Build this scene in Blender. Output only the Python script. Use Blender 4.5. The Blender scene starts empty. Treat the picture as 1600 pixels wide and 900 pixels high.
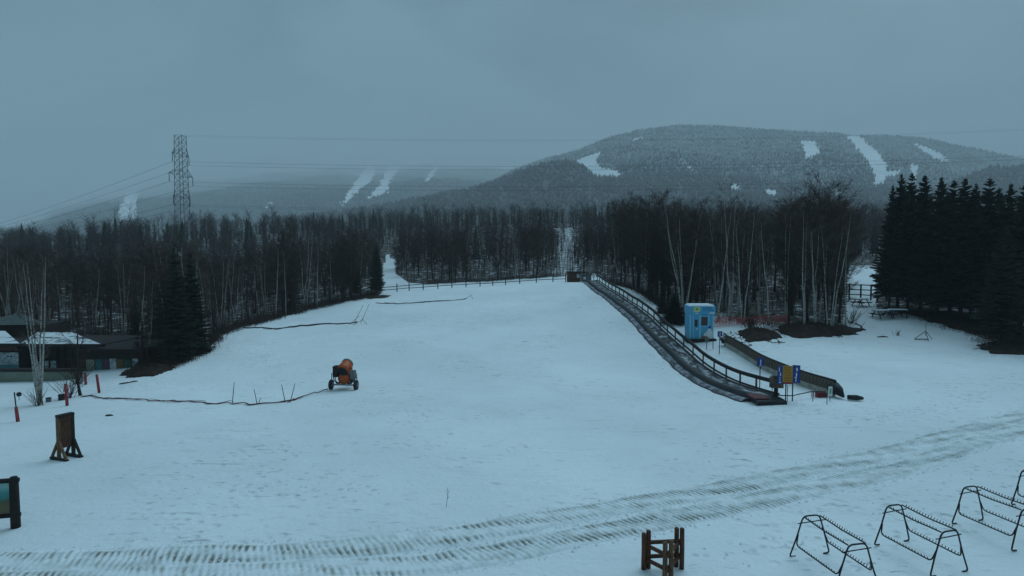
import bpy, math, random
import numpy as np
from mathutils import Vector, Matrix

random.seed(7)
RNG = np.random.default_rng(11)
scene = bpy.context.scene
col = scene.collection

# ------------------------------------------------------------------ camera
CAM_H, PITCH, F = 7.6, math.radians(3.0), 950.0      # F: focal length in photograph pixels (1600 wide)
cam_data = bpy.data.cameras.new('camera')
cam_data.sensor_width = 36.0
cam_data.lens = F / 1600 * 36.0
cam_data.clip_start, cam_data.clip_end = 0.1, 30000
cam = bpy.data.objects.new('camera', cam_data)
cam.location = (0, 0, CAM_H)
cam.rotation_euler = (math.pi / 2 - PITCH, 0, 0)
col.objects.link(cam)
scene.camera = cam

# ------------------------------------------------------------------ sky and light
SUN_EL, SUN_AZ = math.radians(52), math.radians(35)
world = bpy.data.worlds.new('World')
scene.world = world
world.use_nodes = True
nt = world.node_tree
for n in list(nt.nodes):
    nt.nodes.remove(n)
w_out = nt.nodes.new('ShaderNodeOutputWorld')
w_bg = nt.nodes.new('ShaderNodeBackground')
w_sky = nt.nodes.new('ShaderNodeTexSky')
w_sky.sky_type = 'NISHITA'
w_sky.sun_disc = False
w_sky.sun_elevation, w_sky.sun_rotation = SUN_EL, SUN_AZ
w_sky.dust_density = 4.0
w_sc = nt.nodes.new('ShaderNodeTexCoord')
w_map = nt.nodes.new('ShaderNodeMapping')
w_map.inputs['Scale'].default_value = (1.0, 1.0, 2.6)
w_noise = nt.nodes.new('ShaderNodeTexNoise')
w_noise.inputs['Scale'].default_value = 1.7
w_noise.inputs['Detail'].default_value = 5
w_noise.inputs['Roughness'].default_value = 0.5
w_noise.inputs['Distortion'].default_value = 0.6
w_ramp = nt.nodes.new('ShaderNodeValToRGB')
SKY_A, SKY_B = (0.68, 1.40, 1.84, 1), (1.42, 2.70, 3.42, 1)   # low cloud, thick and thin
w_ramp.color_ramp.elements[0].position, w_ramp.color_ramp.elements[0].color = 0.38, (SKY_A[0]/5, SKY_A[1]/5, SKY_A[2]/5, 1)
w_ramp.color_ramp.elements[1].position, w_ramp.color_ramp.elements[1].color = 0.60, (SKY_B[0]/5, SKY_B[1]/5, SKY_B[2]/5, 1)
w_gain = nt.nodes.new('ShaderNodeVectorMath'); w_gain.operation = 'SCALE'
w_gain.inputs['Scale'].default_value = 5.0
w_mix = nt.nodes.new('ShaderNodeMixRGB')
w_mix.inputs['Fac'].default_value = 0.93                       # overcast: cloud hides nearly all of the clear sky
nt.links.new(w_sc.outputs['Generated'], w_map.inputs['Vector'])
nt.links.new(w_map.outputs['Vector'], w_noise.inputs['Vector'])
nt.links.new(w_noise.outputs['Fac'], w_ramp.inputs['Fac'])
nt.links.new(w_ramp.outputs['Color'], w_gain.inputs[0])
nt.links.new(w_sky.outputs['Color'], w_mix.inputs['Color1'])
nt.links.new(w_gain.outputs['Vector'], w_mix.inputs['Color2'])
nt.links.new(w_mix.outputs['Color'], w_bg.inputs['Color'])
w_bg.inputs['Strength'].default_value = 0.1
nt.links.new(w_bg.outputs['Background'], w_out.inputs['Surface'])

sun_data = bpy.data.lights.new('sun', 'SUN')
sun_data.energy = 1.5
sun_data.angle = math.radians(50)
sun_data.color = (0.51, 0.81, 1.0)
sun = bpy.data.objects.new('sun', sun_data)
sun.rotation_euler = (math.pi / 2 - SUN_EL, 0, math.pi - SUN_AZ)
col.objects.link(sun)

scene.view_settings.view_transform = 'Standard'
scene.view_settings.look = 'None'
scene.view_settings.exposure = 0.31
scene.view_settings.gamma = 1.0
scene.view_settings.use_curve_mapping = False
scene.render.engine = 'CYCLES'
scene.cycles.volume_bounces = 3
scene.cycles.max_bounces = 8
scene.cycles.diffuse_bounces = 3
scene.cycles.use_denoising = True
scene.cycles.use_adaptive_sampling = True

# ------------------------------------------------------------------ pixel <-> place
CP, SP = math.cos(PITCH), math.sin(PITCH)
def ray(px, py):
    dx, dy = (px - 800) / F, -(py - 450) / F
    return dx, CP + dy * SP, dy * CP - SP
def P(px, py, Y):
    a, b, c = ray(px, py)
    t = Y / b
    return Vector((a * t, Y, CAM_H + c * t))
def project(x, y, z):
    dz = z - CAM_H
    d = y * CP - dz * SP
    return 800 + F * x / d, 450 - F * (y * SP + dz * CP) / d

# ------------------------------------------------------------------ terrain height
ctrl = []
for y in (-15, 4, 13, 21):
    for x in (-70, -40, -15, 5, 30, 70):
        ctrl.append((x, y, 0.0))
ctrl += [(25, 30, .05), (42, 31, .1), (60, 36, .2), (-10, 28, -.1)]
for a in [(1200, 628, 31.6), (1130, 605, 37.2), (1080, 575, 43.4), (1040, 535, 49.5), (1000, 495, 58), (960, 465, 70), (925, 441, 85),
          (535, 612, 36), (800, 560, 44), (800, 500, 60), (800, 456, 82), (600, 463, 85), (450, 500, 68), (400, 512, 62), (300, 560, 50),
          (200, 590, 44), (100, 620, 38), (20, 645, 33), (-150, 630, 37), (100, 592, 46), (-50, 592, 46), (150, 505, 75), (300, 500, 75), (0, 472, 100),
          (450, 470, 95), (600, 442, 110), (700, 455, 86), (890, 441, 88), (750, 440, 105), (900, 427, 110), (1092, 532, 50), (1160, 540, 46),
          (1250, 525, 50), (1330, 525, 52), (1305, 622, 32.5), (1132, 541, 47), (1450, 530, 50), (1600, 552, 45), (1400, 490, 60),
          (1350, 473, 66), (1365, 424, 92), (1200, 490, 62), (1100, 480, 70), (1000, 452, 88), (1600, 470, 80), (1500, 482, 65), (1800, 500, 60),
          (-250, 500, 75), (610, 402, 150), (650, 376, 190), (885, 357, 210), (885, 398, 150), (750, 372, 200), (400, 385, 170), (100, 392, 170), (1200, 385, 170), (1500, 385, 170)]:
    p = P(*a); ctrl.append((p.x, p.y, p.z))
ctrl += [(-210, 200, 3), (-280, 350, 11), (-175, 350, 17), (-73, 350, 23), (20, 350, 25), (190, 350, 21), (330, 350, 18), (240, 200, 8),
         (-700, 600, 14), (-300, 600, 22), (0, 600, 28), (300, 600, 26), (700, 600, 24), (-1000, 900, 15), (0, 900, 30), (1000, 900, 30), (-170, 60, -2), (-170, 130, 0), (170, 60, 3), (170, 130, 5)]
ctrl = np.array(ctrl, float)
def _phi(r2):
    return 0.5 * r2 * np.log(np.maximum(r2, 1e-9))
_S = 50.0
_cx = ctrl[:, :2] / _S
_n = len(ctrl)
_K = _phi(((_cx[:, None] - _cx[None]) ** 2).sum(-1)) + np.eye(_n) * 0.004
_Pm = np.c_[np.ones(_n), _cx]
_A = np.block([[_K, _Pm], [_Pm.T, np.zeros((3, 3))]])
_w = np.linalg.solve(_A, np.r_[ctrl[:, 2], 0, 0, 0])
def height(x, y):
    x = np.asarray(x, float); y = np.asarray(y, float)
    sh = x.shape
    q = np.c_[x.ravel(), y.ravel()] / _S
    out = np.empty(len(q))
    for i in range(0, len(q), 20000):
        s = q[i:i + 20000]
        out[i:i + 20000] = _phi(((s[:, None] - _cx[None]) ** 2).sum(-1)) @ _w[:_n] + _w[_n] + s @ _w[_n + 1:]
    X, Y = x.ravel(), y.ravel()
    near = np.clip((130 - Y) / 40, 0, 1)
    out += near * (0.035 * np.sin(X * .55 + .4 * np.sin(Y * .31)) * np.sin(Y * .43 + 1) + 0.02 * np.sin(X * 1.3 + 2) * np.sin(Y * 1.1 + .7 * np.sin(X * .4)))
    return out.reshape(sh)
def hz(x, y):
    return float(height(np.array([x]), np.array([y]))[0])
def G(px, py, y0=6.0, y1=300.0):
    """the point of the ground seen at a pixel"""
    a, b, c = ray(px, py)
    ys = np.geomspace(y0, y1, 900)
    d = CAM_H + c * ys / b - height(a * ys / b, ys)
    k = np.argmax(d < 0)
    if d[k] >= 0: k = len(ys) - 1
    k = max(k, 1)
    t = d[k - 1] / (d[k - 1] - d[k] + 1e-9)
    Y = ys[k - 1] + t * (ys[k] - ys[k - 1])
    x = a * Y / b
    return Vector((x, Y, hz(x, Y)))
def onground(x, y, dz=0.0):
    return Vector((x, y, hz(x, y) + dz))

FRONT = np.array([(-600, 62), (204, 62), (212, 45), (262, 46.5), (320, 52), (345, 59), (400, 65), (480, 76), (560, 84), (594, 88), (599, 145), (614, 165), (619, 122), (640, 107), (668, 104),
                  (850, 104), (930, 106), (945, 96), (962, 88), (1000, 77), (1030, 64), (1045, 59), (1110, 57), (1150, 56), (1213, 51), (1322, 51), (1326, 96), (1366, 104), (1372, 62),
                  (1400, 60), (1500, 53), (1540, 49), (1600, 46.5), (2400, 44)], float)
def front(px):
    return np.interp(px, FRONT[:, 0], FRONT[:, 1])
def forestness(x, y):
    px = 800 + F * x / np.maximum(y, 1.0)
    d = y - front(px)
    f = np.clip(d / np.where((px > 1105) & (px < 1372), 16.0, 3.0), 0, 1)
    g = np.clip((np.abs(px - 886 + 6 * np.sin(y * .13)) - 10) / 26, 0, 1); g = np.where((y > 100) & (y < 214), np.maximum(g, .34), 1.0)
    return f * g

# ------------------------------------------------------------------ materials
MATS = {}
def pm(name, c1, c2=None, scale=8.0, rough=0.8, bump=0.0, bscale=30.0, stretch=(1, 1, 1), metal=0.0, lo=.35, hi=.65, spec=0.3):
    if name in MATS: return MATS[name]
    m = bpy.data.materials.new(name); m.use_nodes = True
    t = m.node_tree; b = t.nodes['Principled BSDF']
    b.inputs['Roughness'].default_value = rough
    b.inputs['Metallic'].default_value = metal
    b.inputs['Specular IOR Level'].default_value = spec
    if c2 is None: c2 = tuple(v * 0.7 for v in c1)
    tc = t.nodes.new('ShaderNodeTexCoord'); mp = t.nodes.new('ShaderNodeMapping')
    mp.inputs['Scale'].default_value = stretch
    t.links.new(tc.outputs['Object'], mp.inputs['Vector'])
    nz = t.nodes.new('ShaderNodeTexNoise'); nz.inputs['Scale'].default_value = scale; nz.inputs['Detail'].default_value = 5
    t.links.new(mp.outputs['Vector'], nz.inputs['Vector'])
    rp = t.nodes.new('ShaderNodeValToRGB')
    rp.color_ramp.elements[0].position, rp.color_ramp.elements[1].position = lo, hi
    rp.color_ramp.elements[0].color = (*c1, 1); rp.color_ramp.elements[1].color = (*c2, 1)
    t.links.new(nz.outputs['Fac'], rp.inputs['Fac']); t.links.new(rp.outputs['Color'], b.inputs['Base Color'])
    if bump:
        n2 = t.nodes.new('ShaderNodeTexNoise'); n2.inputs['Scale'].default_value = bscale; n2.inputs['Detail'].default_value = 4
        t.links.new(mp.outputs['Vector'], n2.inputs['Vector'])
        bp = t.nodes.new('ShaderNodeBump'); bp.inputs['Strength'].default_value = bump; bp.inputs['Distance'].default_value = 0.03
        t.links.new(n2.outputs['Fac'], bp.inputs['Height']); t.links.new(bp.outputs['Normal'], b.inputs['Normal'])
    MATS[name] = m
    return m

def ground_material():
    m = bpy.data.materials.new('snow_and_litter'); m.use_nodes = True
    t = m.node_tree; b = t.nodes['Principled BSDF']
    b.inputs['Roughness'].default_value = 0.75; b.inputs['Specular IOR Level'].default_value = 0.25
    N = t.nodes.new; L = t.links.new
    geo = N('ShaderNodeNewGeometry')
    at = N('ShaderNodeAttribute'); at.attribute_name = 'forest'
    def noise(sc, det=4, rough=.5, vec=None, dist=0):
        n = N('ShaderNodeTexNoise'); n.inputs['Scale'].default_value = sc; n.inputs['Detail'].default_value = det
        n.inputs['Roughness'].default_value = rough; n.inputs['Distortion'].default_value = dist
        L(vec or geo.outputs['Position'], n.inputs['Vector']); return n.outputs['Fac']
    def ramp(f, a, b_, ca, cb):
        r = N('ShaderNodeValToRGB'); r.color_ramp.elements[0].position = a; r.color_ramp.elements[1].position = b_
        r.color_ramp.elements[0].color = ca; r.color_ramp.elements[1].color = cb
        L(f, r.inputs['Fac']); return r.outputs['Color']
    def math_(op, a, b_):
        n = N('ShaderNodeMath'); n.operation = op; n.use_clamp = True
        for i, v in enumerate((a, b_)):
            if isinstance(v, (int, float)): n.inputs[i].default_value = v
            else: L(v, n.inputs[i])
        return n.outputs[0]
    def mix(f, a, b_):
        n = N('ShaderNodeMixRGB')
        if isinstance(f, (int, float)): n.inputs[0].default_value = f
        else: L(f, n.inputs[0])
        for i, v in ((1, a), (2, b_)):
            if isinstance(v, tuple): n.inputs[i].default_value = v
            else: L(v, n.inputs[i])
        return n.outputs[0]
    mp = N('ShaderNodeMapping'); mp.inputs['Scale'].default_value = (.35, 1.0, 1.0); mp.inputs['Rotation'].default_value = (0, 0, .25)
    L(geo.outputs['Position'], mp.inputs['Vector'])
    snow = ramp(noise(.07, 5, .6), .3, .7, (.70, .715, .725, 1), (.89, .892, .895, 1))
    # worn streaks where grass and old snow show through
    st = ramp(noise(4.2, 6, .65, mp.outputs['Vector'], .5), .585, .70, (0, 0, 0, 1), (1, 1, 1, 1))
    stm = ramp(noise(.16, 4, .6), .40, .60, (0, 0, 0, 1), (1, 1, 1, 1))
    snow = mix(math_('MULTIPLY', math_('MULTIPLY', st, stm), .95), snow, (.26, .29, .29, 1))
    mp2 = N('ShaderNodeMapping'); mp2.inputs['Scale'].default_value = (.10, 1.0, 1.0); mp2.inputs['Rotation'].default_value = (0, 0, -.15)
    L(geo.outputs['Position'], mp2.inputs['Vector'])
    sk = ramp(noise(3.0, 4, .6, mp2.outputs['Vector'], .25), .62, .70, (0, 0, 0, 1), (1, 1, 1, 1))
    skm = ramp(noise(.11, 3, .5), .50, .62, (0, 0, 0, 1), (1, 1, 1, 1))
    snow = mix(math_('MULTIPLY', math_('MULTIPLY', sk, skm), .5), snow, (.34, .37, .38, 1))
    # specks of grit, leaves and twigs
    vo = N('ShaderNodeTexVoronoi'); vo.inputs['Scale'].default_value = 1.1; L(geo.outputs['Position'], vo.inputs['Vector'])
    sp = math_('MULTIPLY', ramp(vo.outputs['Distance'], .035, .06, (1, 1, 1, 1), (0, 0, 0, 1)), ramp(noise(.2, 2), .5, .6, (0, 0, 0, 1), (1, 1, 1, 1)))
    snow = mix(math_('MULTIPLY', sp, .55), snow, (.12, .11, .09, 1))
    tr = N('ShaderNodeAttribute'); tr.attribute_name = 'trod'
    v3 = N('ShaderNodeTexVoronoi'); v3.inputs['Scale'].default_value = 2.6; L(geo.outputs['Position'], v3.inputs['Vector'])
    boot = math_('MULTIPLY', ramp(v3.outputs['Distance'], .16, .34, (1, 1, 1, 1), (0, 0, 0, 1)), math_('MULTIPLY', tr.outputs['Fac'], ramp(noise(.6, 3), .42, .55, (0, 0, 0, 1), (1, 1, 1, 1))))
    snow = mix(math_('MULTIPLY', boot, .55), snow, (.40, .42, .44, 1))
    # forest floor: leaf litter with patches of snow
    lit = ramp(noise(2.5, 5), .35, .7, (.020, .014, .010, 1), (.060, .042, .030, 1))
    pat = ramp(noise(.8, 6, .65), .55, .64, (0, 0, 0, 1), (1, 1, 1, 1))
    floor = mix(pat, lit, (.62, .64, .66, 1))
    edge = math_('ADD', at.outputs['Fac'], math_('MULTIPLY', math_('SUBTRACT', noise(.9, 5, .6), .5), 1.1))
    fm = ramp(edge, .30, .42, (0, 0, 0, 1), (1, 1, 1, 1))
    fm = math_('MULTIPLY', fm, math_('MULTIPLY', at.outputs['Fac'], 8.0))
    L(mix(fm, snow, floor), b.inputs['Base Color'])
    # relief: lumps, old ski and foot marks
    h = math_('ADD', math_('MULTIPLY', noise(1.1, 6, .6, mp.outputs['Vector']), .5), math_('MULTIPLY', noise(5.0, 4, .6), .25))
    v2 = N('ShaderNodeTexVoronoi'); v2.inputs['Scale'].default_value = 1.7; L(geo.outputs['Position'], v2.inputs['Vector'])
    foot = math_('MULTIPLY', ramp(v2.outputs['Distance'], .12, .3, (0, 0, 0, 1), (1, 1, 1, 1)), .35)
    h = math_('ADD', h, math_('MULTIPLY', foot, ramp(noise(.16, 3), .5, .6, (0, 0, 0, 1), (1, 1, 1, 1))))
    bp = N('ShaderNodeBump'); bp.inputs['Strength'].default_value = .8; bp.inputs['Distance'].default_value = .2
    L(h, bp.inputs['Height']); L(bp.outputs['Normal'], b.inputs['Normal'])
    return m
M_GROUND = ground_material()
M_BARK = pm('grey_bark', (.042, .030, .024), (.016, .011, .009), 6, .9, .4, stretch=(4, 4, 1))
M_TWIG = pm('brown_twigs', (.042, .019, .012), (.022, .010, .007), 3, .9)
M_BIRCH = pm('birch_bark', (.38, .355, .32), (.05, .045, .04), 5, .8, .2, stretch=(1, 1, 2.2), lo=.52, hi=.66)
M_BTWIG = pm('birch_twigs', (.11, .08, .064), (.045, .028, .022), 2, .9)
M_NEEDLE = pm('spruce_needles', (.014, .022, .016), (.042, .052, .034), 1.2, .8)
M_SBARK = pm('spruce_bark', (.035, .026, .022), (.016, .012, .01), 8, .9, .4)
M_WOOD = pm('brown_stained_wood', (.105, .042, .022), (.05, .02, .012), 6, .75, .3, stretch=(6, 6, .8))
M_LOG = pm('varnished_log', (.15, .055, .026), (.06, .022, .013), 5, .7, .3, stretch=(6, 6, .7))
M_LOGP = pm('weathered_log', (.19, .105, .05), (.08, .035, .018), 5, .7, .3, stretch=(6, 6, .7))
M_DARKW = pm('dark_timber', (.028, .020, .018), (.014, .011, .010), 6, .8, .3)
M_OLDW = pm('grey_brown_boards', (.16, .12, .092), (.07, .052, .042), 4, .85, .3, stretch=(3, 3, 1))
M_PALEW = pm('pale_beam', (.40, .38, .33), (.27, .25, .21), 3, .85, .2)
M_BLACK = pm('black_rubber', (.010, .010, .013), (.02, .02, .024), 5, .6)
M_STEEL = pm('dark_painted_steel', (.018, .018, .024), (.032, .03, .034), 12, .5, metal=.3)
M_GALV = pm('galvanised_steel', (.11, .11, .135), (.08, .08, .10), 1.0, .6, metal=.4)
M_WIRE = pm('cable_grey', (.10, .11, .12), (.12, .13, .14), 1, .7)
M_ORANGE = pm('orange_paint', (.56, .105, .018), (.36, .06, .014), 4, .5, .1)
M_GREYM = pm('grey_enamel', (.16, .165, .17), (.11, .115, .12), 5, .6)
M_TYRE = pm('tyre_rubber', (.016, .016, .018), (.028, .028, .03), 20, .85)
M_SNOW = pm('settled_snow', (.80, .81, .82), (.70, .72, .74), 3, .8, .3, 8)
M_ROOFSNOW = pm('patchy_roof_snow', (.66, .67, .68), (.05, .055, .055), .9, .85, .3, 6, lo=.54, hi=.66)
M_DUSTED = pm('snow_dusted_belt', (.02, .02, .024), (.46, .47, .49), 3.0, .8, .2, stretch=(1, .5, 1), lo=.44, hi=.72)
M_TARP = pm('dirty_snow_tarp', (.07, .07, .085), (.38, .38, .42), 1.6, .85, .4, 10, lo=.40, hi=.68)
M_BLUE = pm('sky_blue_panel', (.10, .40, .60), (.085, .35, .55), 1.5, .5)
M_BLUEL = pm('light_blue_trim', (.24, .58, .74), (.2, .52, .68), 2, .5)
M_BLUED = pm('sign_blue', (.012, .055, .26), (.010, .045, .21), 3, .5)
M_INK = pm('dark_blue_ink', (.012, .06, .16), (.01, .05, .14), 3, .6)
M_WHITE = pm('white_paint', (.74, .75, .76), (.62, .63, .64), 3, .6)
M_GLASS = pm('dark_window', (.012, .014, .02), (.05, .02, .03), 2.5, .15, spec=.5)
M_YELLOW = pm('pale_yellow_sign', (.62, .60, .20), (.52, .52, .2), 3, .6)
M_AMBER = pm('amber_sign', (.52, .25, .028), (.44, .20, .022), 3, .6)
M_RED = pm('red_plastic', (.36, .05, .055), (.22, .03, .035), 4, .7)
M_DKRED = pm('dark_red_pad', (.16, .02, .026), (.09, .012, .016), 4, .7)
M_PINK = pm('red_netting', (.70, .12, .10), (.58, .09, .08), 4, .7)
M_ROPE = pm('dark_netting', (.05, .03, .034), (.02, .014, .016), 8, .9)
M_BAMBOO = pm('bamboo_cane', (.13, .10, .075), (.06, .045, .035), 8, .8)
M_SOIL = pm('bare_soil', (.014, .007, .0045), (.040, .021, .013), 2.4, .95, 1.0, 9)
M_CONC = pm('pale_concrete', (.22, .24, .19), (.15, .165, .13), 1.2, .9, .2)
M_BROWNW = pm('dark_brown_cladding', (.030, .019, .017), (.017, .012, .011), 2, .85)
M_SHING = pm('grey_shingles', (.085, .10, .095), (.05, .06, .058), 3, .9, .3)
M_TEAL = pm('teal_mural', (.05, .17, .18), (.03, .11, .12), 3, .7)
M_PURP = pm('mauve_mural', (.11, .055, .09), (.07, .035, .06), 3, .7)
M_OCHRE = pm('ochre_mural', (.17, .10, .025), (.11, .07, .02), 3, .7)
M_GREEN = pm('green_mural', (.03, .09, .055), (.02, .055, .035), 3, .7)
M_POSTER = pm('pale_poster', (.46, .50, .50), (.18, .22, .24), 4, .7)
M_GREENP = pm('green_print', (.12, .36, .16), (.10, .30, .13), 4, .7)
M_SKIN = pm('tan_print', (.28, .15, .085), (.22, .11, .06), 4, .7)

# ------------------------------------------------------------------ mesh helpers
def set_props(o, label=None, category=None, group=None, kind=None):
    for k, v in (('label', label), ('category', category), ('group', group), ('kind', kind)):
        if v: o[k] = v
    return o
def empty(name, loc=(0, 0, 0), rz=0.0, **kw):
    o = bpy.data.objects.new(name, None)
    o.location = loc; o.rotation_euler = (0, 0, rz); o.empty_display_size = .2
    col.objects.link(o)
    return set_props(o, **kw)
class MB:
    def __init__(s): s.v = []; s.f = []; s.n = 0
    def add(s, v, f):
        k = s.n
        s.v.extend(tuple(map(float, p)) for p in v); s.n += len(v)
        s.f.extend(tuple(i + k for i in q) for q in f)
        return s
    def box(s, c, d, rz=0.0, m=None):
        x, y, z = d[0] / 2, d[1] / 2, d[2] / 2
        ca, sa = math.cos(rz), math.sin(rz)
        pts = []
        for q in ((-x, -y, -z), (x, -y, -z), (x, y, -z), (-x, y, -z), (-x, -y, z), (x, -y, z), (x, y, z), (-x, y, z)):
            p = Vector((q[0] * ca - q[1] * sa, q[0] * sa + q[1] * ca, q[2]))
            if m is not None: p = m @ Vector(q)
            pts.append((p.x + c[0], p.y + c[1], p.z + c[2]))
        return s.add(pts, [(0, 3, 2, 1), (4, 5, 6, 7), (0, 1, 5, 4), (1, 2, 6, 5), (2, 3, 7, 6), (3, 0, 4, 7)])
    def beam(s, a, b, w, h=None):
        """square-section bar from a to b"""
        return s.tube([a, b], [w / 2 * 1.2, (h or w) / 2 * 1.2], 4)
    def tube(s, pts, rad, n=6, cap=True):
        pts = [Vector(p) for p in pts]
        if not hasattr(rad, '__len__'): rad = [rad] * len(pts)
        V = []; Fc = []
        prev = None
        for i, p in enumerate(pts):
            d = (pts[min(i + 1, len(pts) - 1)] - pts[max(i - 1, 0)])
            if d.length < 1e-9: d = Vector((0, 0, 1))
            d.normalize()
            if prev is None:
                u = d.cross(Vector((0, 0, 1))) if abs(d.z) < .95 else d.cross(Vector((0, 1, 0)))
            else:
                u = prev - d * prev.dot(d)
                if u.length < 1e-6: u = d.orthogonal()
            u.normalize(); prev = u
            w = d.cross(u)
            for k in range(n):
                a = 2 * math.pi * (k + .5) / n
                V.append(p + (u * math.cos(a) + w * math.sin(a)) * rad[i])
        for i in range(len(pts) - 1):
            for k in range(n):
                Fc.append((i * n + k, i * n + (k + 1) % n, (i + 1) * n + (k + 1) % n, (i + 1) * n + k))
        if cap:
            Fc.append(tuple(range(n - 1, -1, -1))); Fc.append(tuple((len(pts) - 1) * n + k for k in range(n)))
        return s.add(V, Fc)
    def quad(s, a, b, c, d): return s.add([a, b, c, d], [(0, 1, 2, 3)])
    def mesh(s, name, mat, smooth=False):
        me = bpy.data.meshes.new(name); me.from_pydata(s.v, [], s.f)
        if mat: me.materials.append(mat)
        if smooth: me.polygons.foreach_set('use_smooth', [True] * len(me.polygons))
        me.update(); return me
    def build(s, name, mat, parent=None, smooth=False, **kw):
        o = bpy.data.objects.new(name, s.mesh(name, mat, smooth)); col.objects.link(o)
        if parent: o.parent = parent
        return set_props(o, **kw)
def np_mesh(name, V, T, mat, smooth=False, attr=None):
    """V (n,3), T (m,k) with one k"""
    me = bpy.data.meshes.new(name)
    V = np.asarray(V, np.float32); T = np.asarray(T, np.int32); k = T.shape[1]
    me.vertices.add(len(V)); me.vertices.foreach_set('co', V.ravel())
    me.loops.add(T.size); me.loops.foreach_set('vertex_index', T.ravel())
    me.polygons.add(len(T)); me.polygons.foreach_set('loop_start', np.arange(0, T.size, k, dtype=np.int32))
    if smooth: me.polygons.foreach_set('use_smooth', np.ones(len(T), bool))
    for m in (mat if isinstance(mat, (list, tuple)) else [mat]): me.materials.append(m)
    me.update(calc_edges=True)
    if attr:
        for nm, vals in attr.items():
            a = me.attributes.new(nm, 'FLOAT', 'POINT'); a.data.foreach_set('value', np.asarray(vals, np.float32))
    return me
def link(name, me, parent=None, **kw):
    o = bpy.data.objects.new(name, me); col.objects.link(o)
    if parent: o.parent = parent
    return set_props(o, **kw)
def clone(root, loc, rz=0.0, sc=1.0, **kw):
    r = root.copy(); col.objects.link(r)
    r.location = loc; r.rotation_euler = (0, 0, rz); r.scale = (sc, sc, sc) if not hasattr(sc, '__len__') else sc
    for ch in list(root.children):
        c = ch.copy(); col.objects.link(c); c.parent = r
        for g in list(ch.children):
            d = g.copy(); col.objects.link(d); d.parent = c
    return set_props(r, **kw)
def grid_faces(nu, nv):
    i = np.arange(nu - 1)[:, None] * nv + np.arange(nv - 1)[None]
    i = i.ravel()
    return np.c_[i, i + nv, i + nv + 1, i + 1]

# ------------------------------------------------------------------ the ground
WALKS = [[(905, 447), (930, 470), (960, 495), (1000, 528), (1040, 565)], [(1000, 528), (1080, 610), (1190, 650), (1260, 645)], [(1100, 560), (1140, 585), (1210, 615)], [(380, 500), (400, 550), (430, 570)],
         [(560, 625), (600, 650), (650, 660), (660, 640)], [(1320, 660), (1450, 640), (1600, 600)], [(400, 745), (470, 755), (560, 752)], [(1260, 860), (1400, 830), (1600, 760)], [(180, 800), (350, 760), (600, 770)], [(500, 620), (540, 640), (580, 632)], [(1060, 720), (1180, 690), (1300, 690)], [(1120, 880), (1300, 820), (1600, 720)], [(1150, 530), (1170, 545), (1250, 540)]]
def trodden(X, Y):
    out = np.zeros(X.shape)
    for w in WALKS:
        p = [G(a, b) for a, b in w]
        for a, b in zip(p[:-1], p[1:]):
            dx, dy = b.x - a.x, b.y - a.y
            t = np.clip(((X - a.x) * dx + (Y - a.y) * dy) / (dx * dx + dy * dy + 1e-9), 0, 1)
            d = np.hypot(X - a.x - t * dx, Y - a.y - t * dy)
            out = np.maximum(out, np.clip(1.6 - d / 1.0, 0, 1))
    return out
xs = np.unique(np.r_[np.linspace(-170, -60, 70), np.linspace(-60, 60, 241), np.linspace(60, 170, 70)])
ys = np.unique(np.r_[np.linspace(-14, 60, 160), np.linspace(60, 141, 130)])
X, Y = np.meshgrid(xs, ys, indexing='ij')
Z = height(X, Y)
me = np_mesh('snow_ground', np.c_[X.ravel(), Y.ravel(), Z.ravel()], grid_faces(len(xs), len(ys)), M_GROUND, True, {'forest': forestness(X, Y).ravel(), 'trod': trodden(X, Y).ravel()})
link('snow_ground', me, kind='structure')
us = np.linspace(-1.25, 1.25, 240)
yh = np.geomspace(139.0, 1000, 130)
U, Y = np.meshgrid(us, yh, indexing='ij')
X = U * Y
Z = height(X, Y) - np.clip((142 - Y) / 3, 0, 1) * .25
me = np_mesh('hillside', np.c_[X.ravel(), Y.ravel(), Z.ravel()], grid_faces(len(us), len(yh)), M_GROUND, True, {'forest': forestness(X, Y).ravel()})
link('hillside', me, kind='structure')

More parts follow.
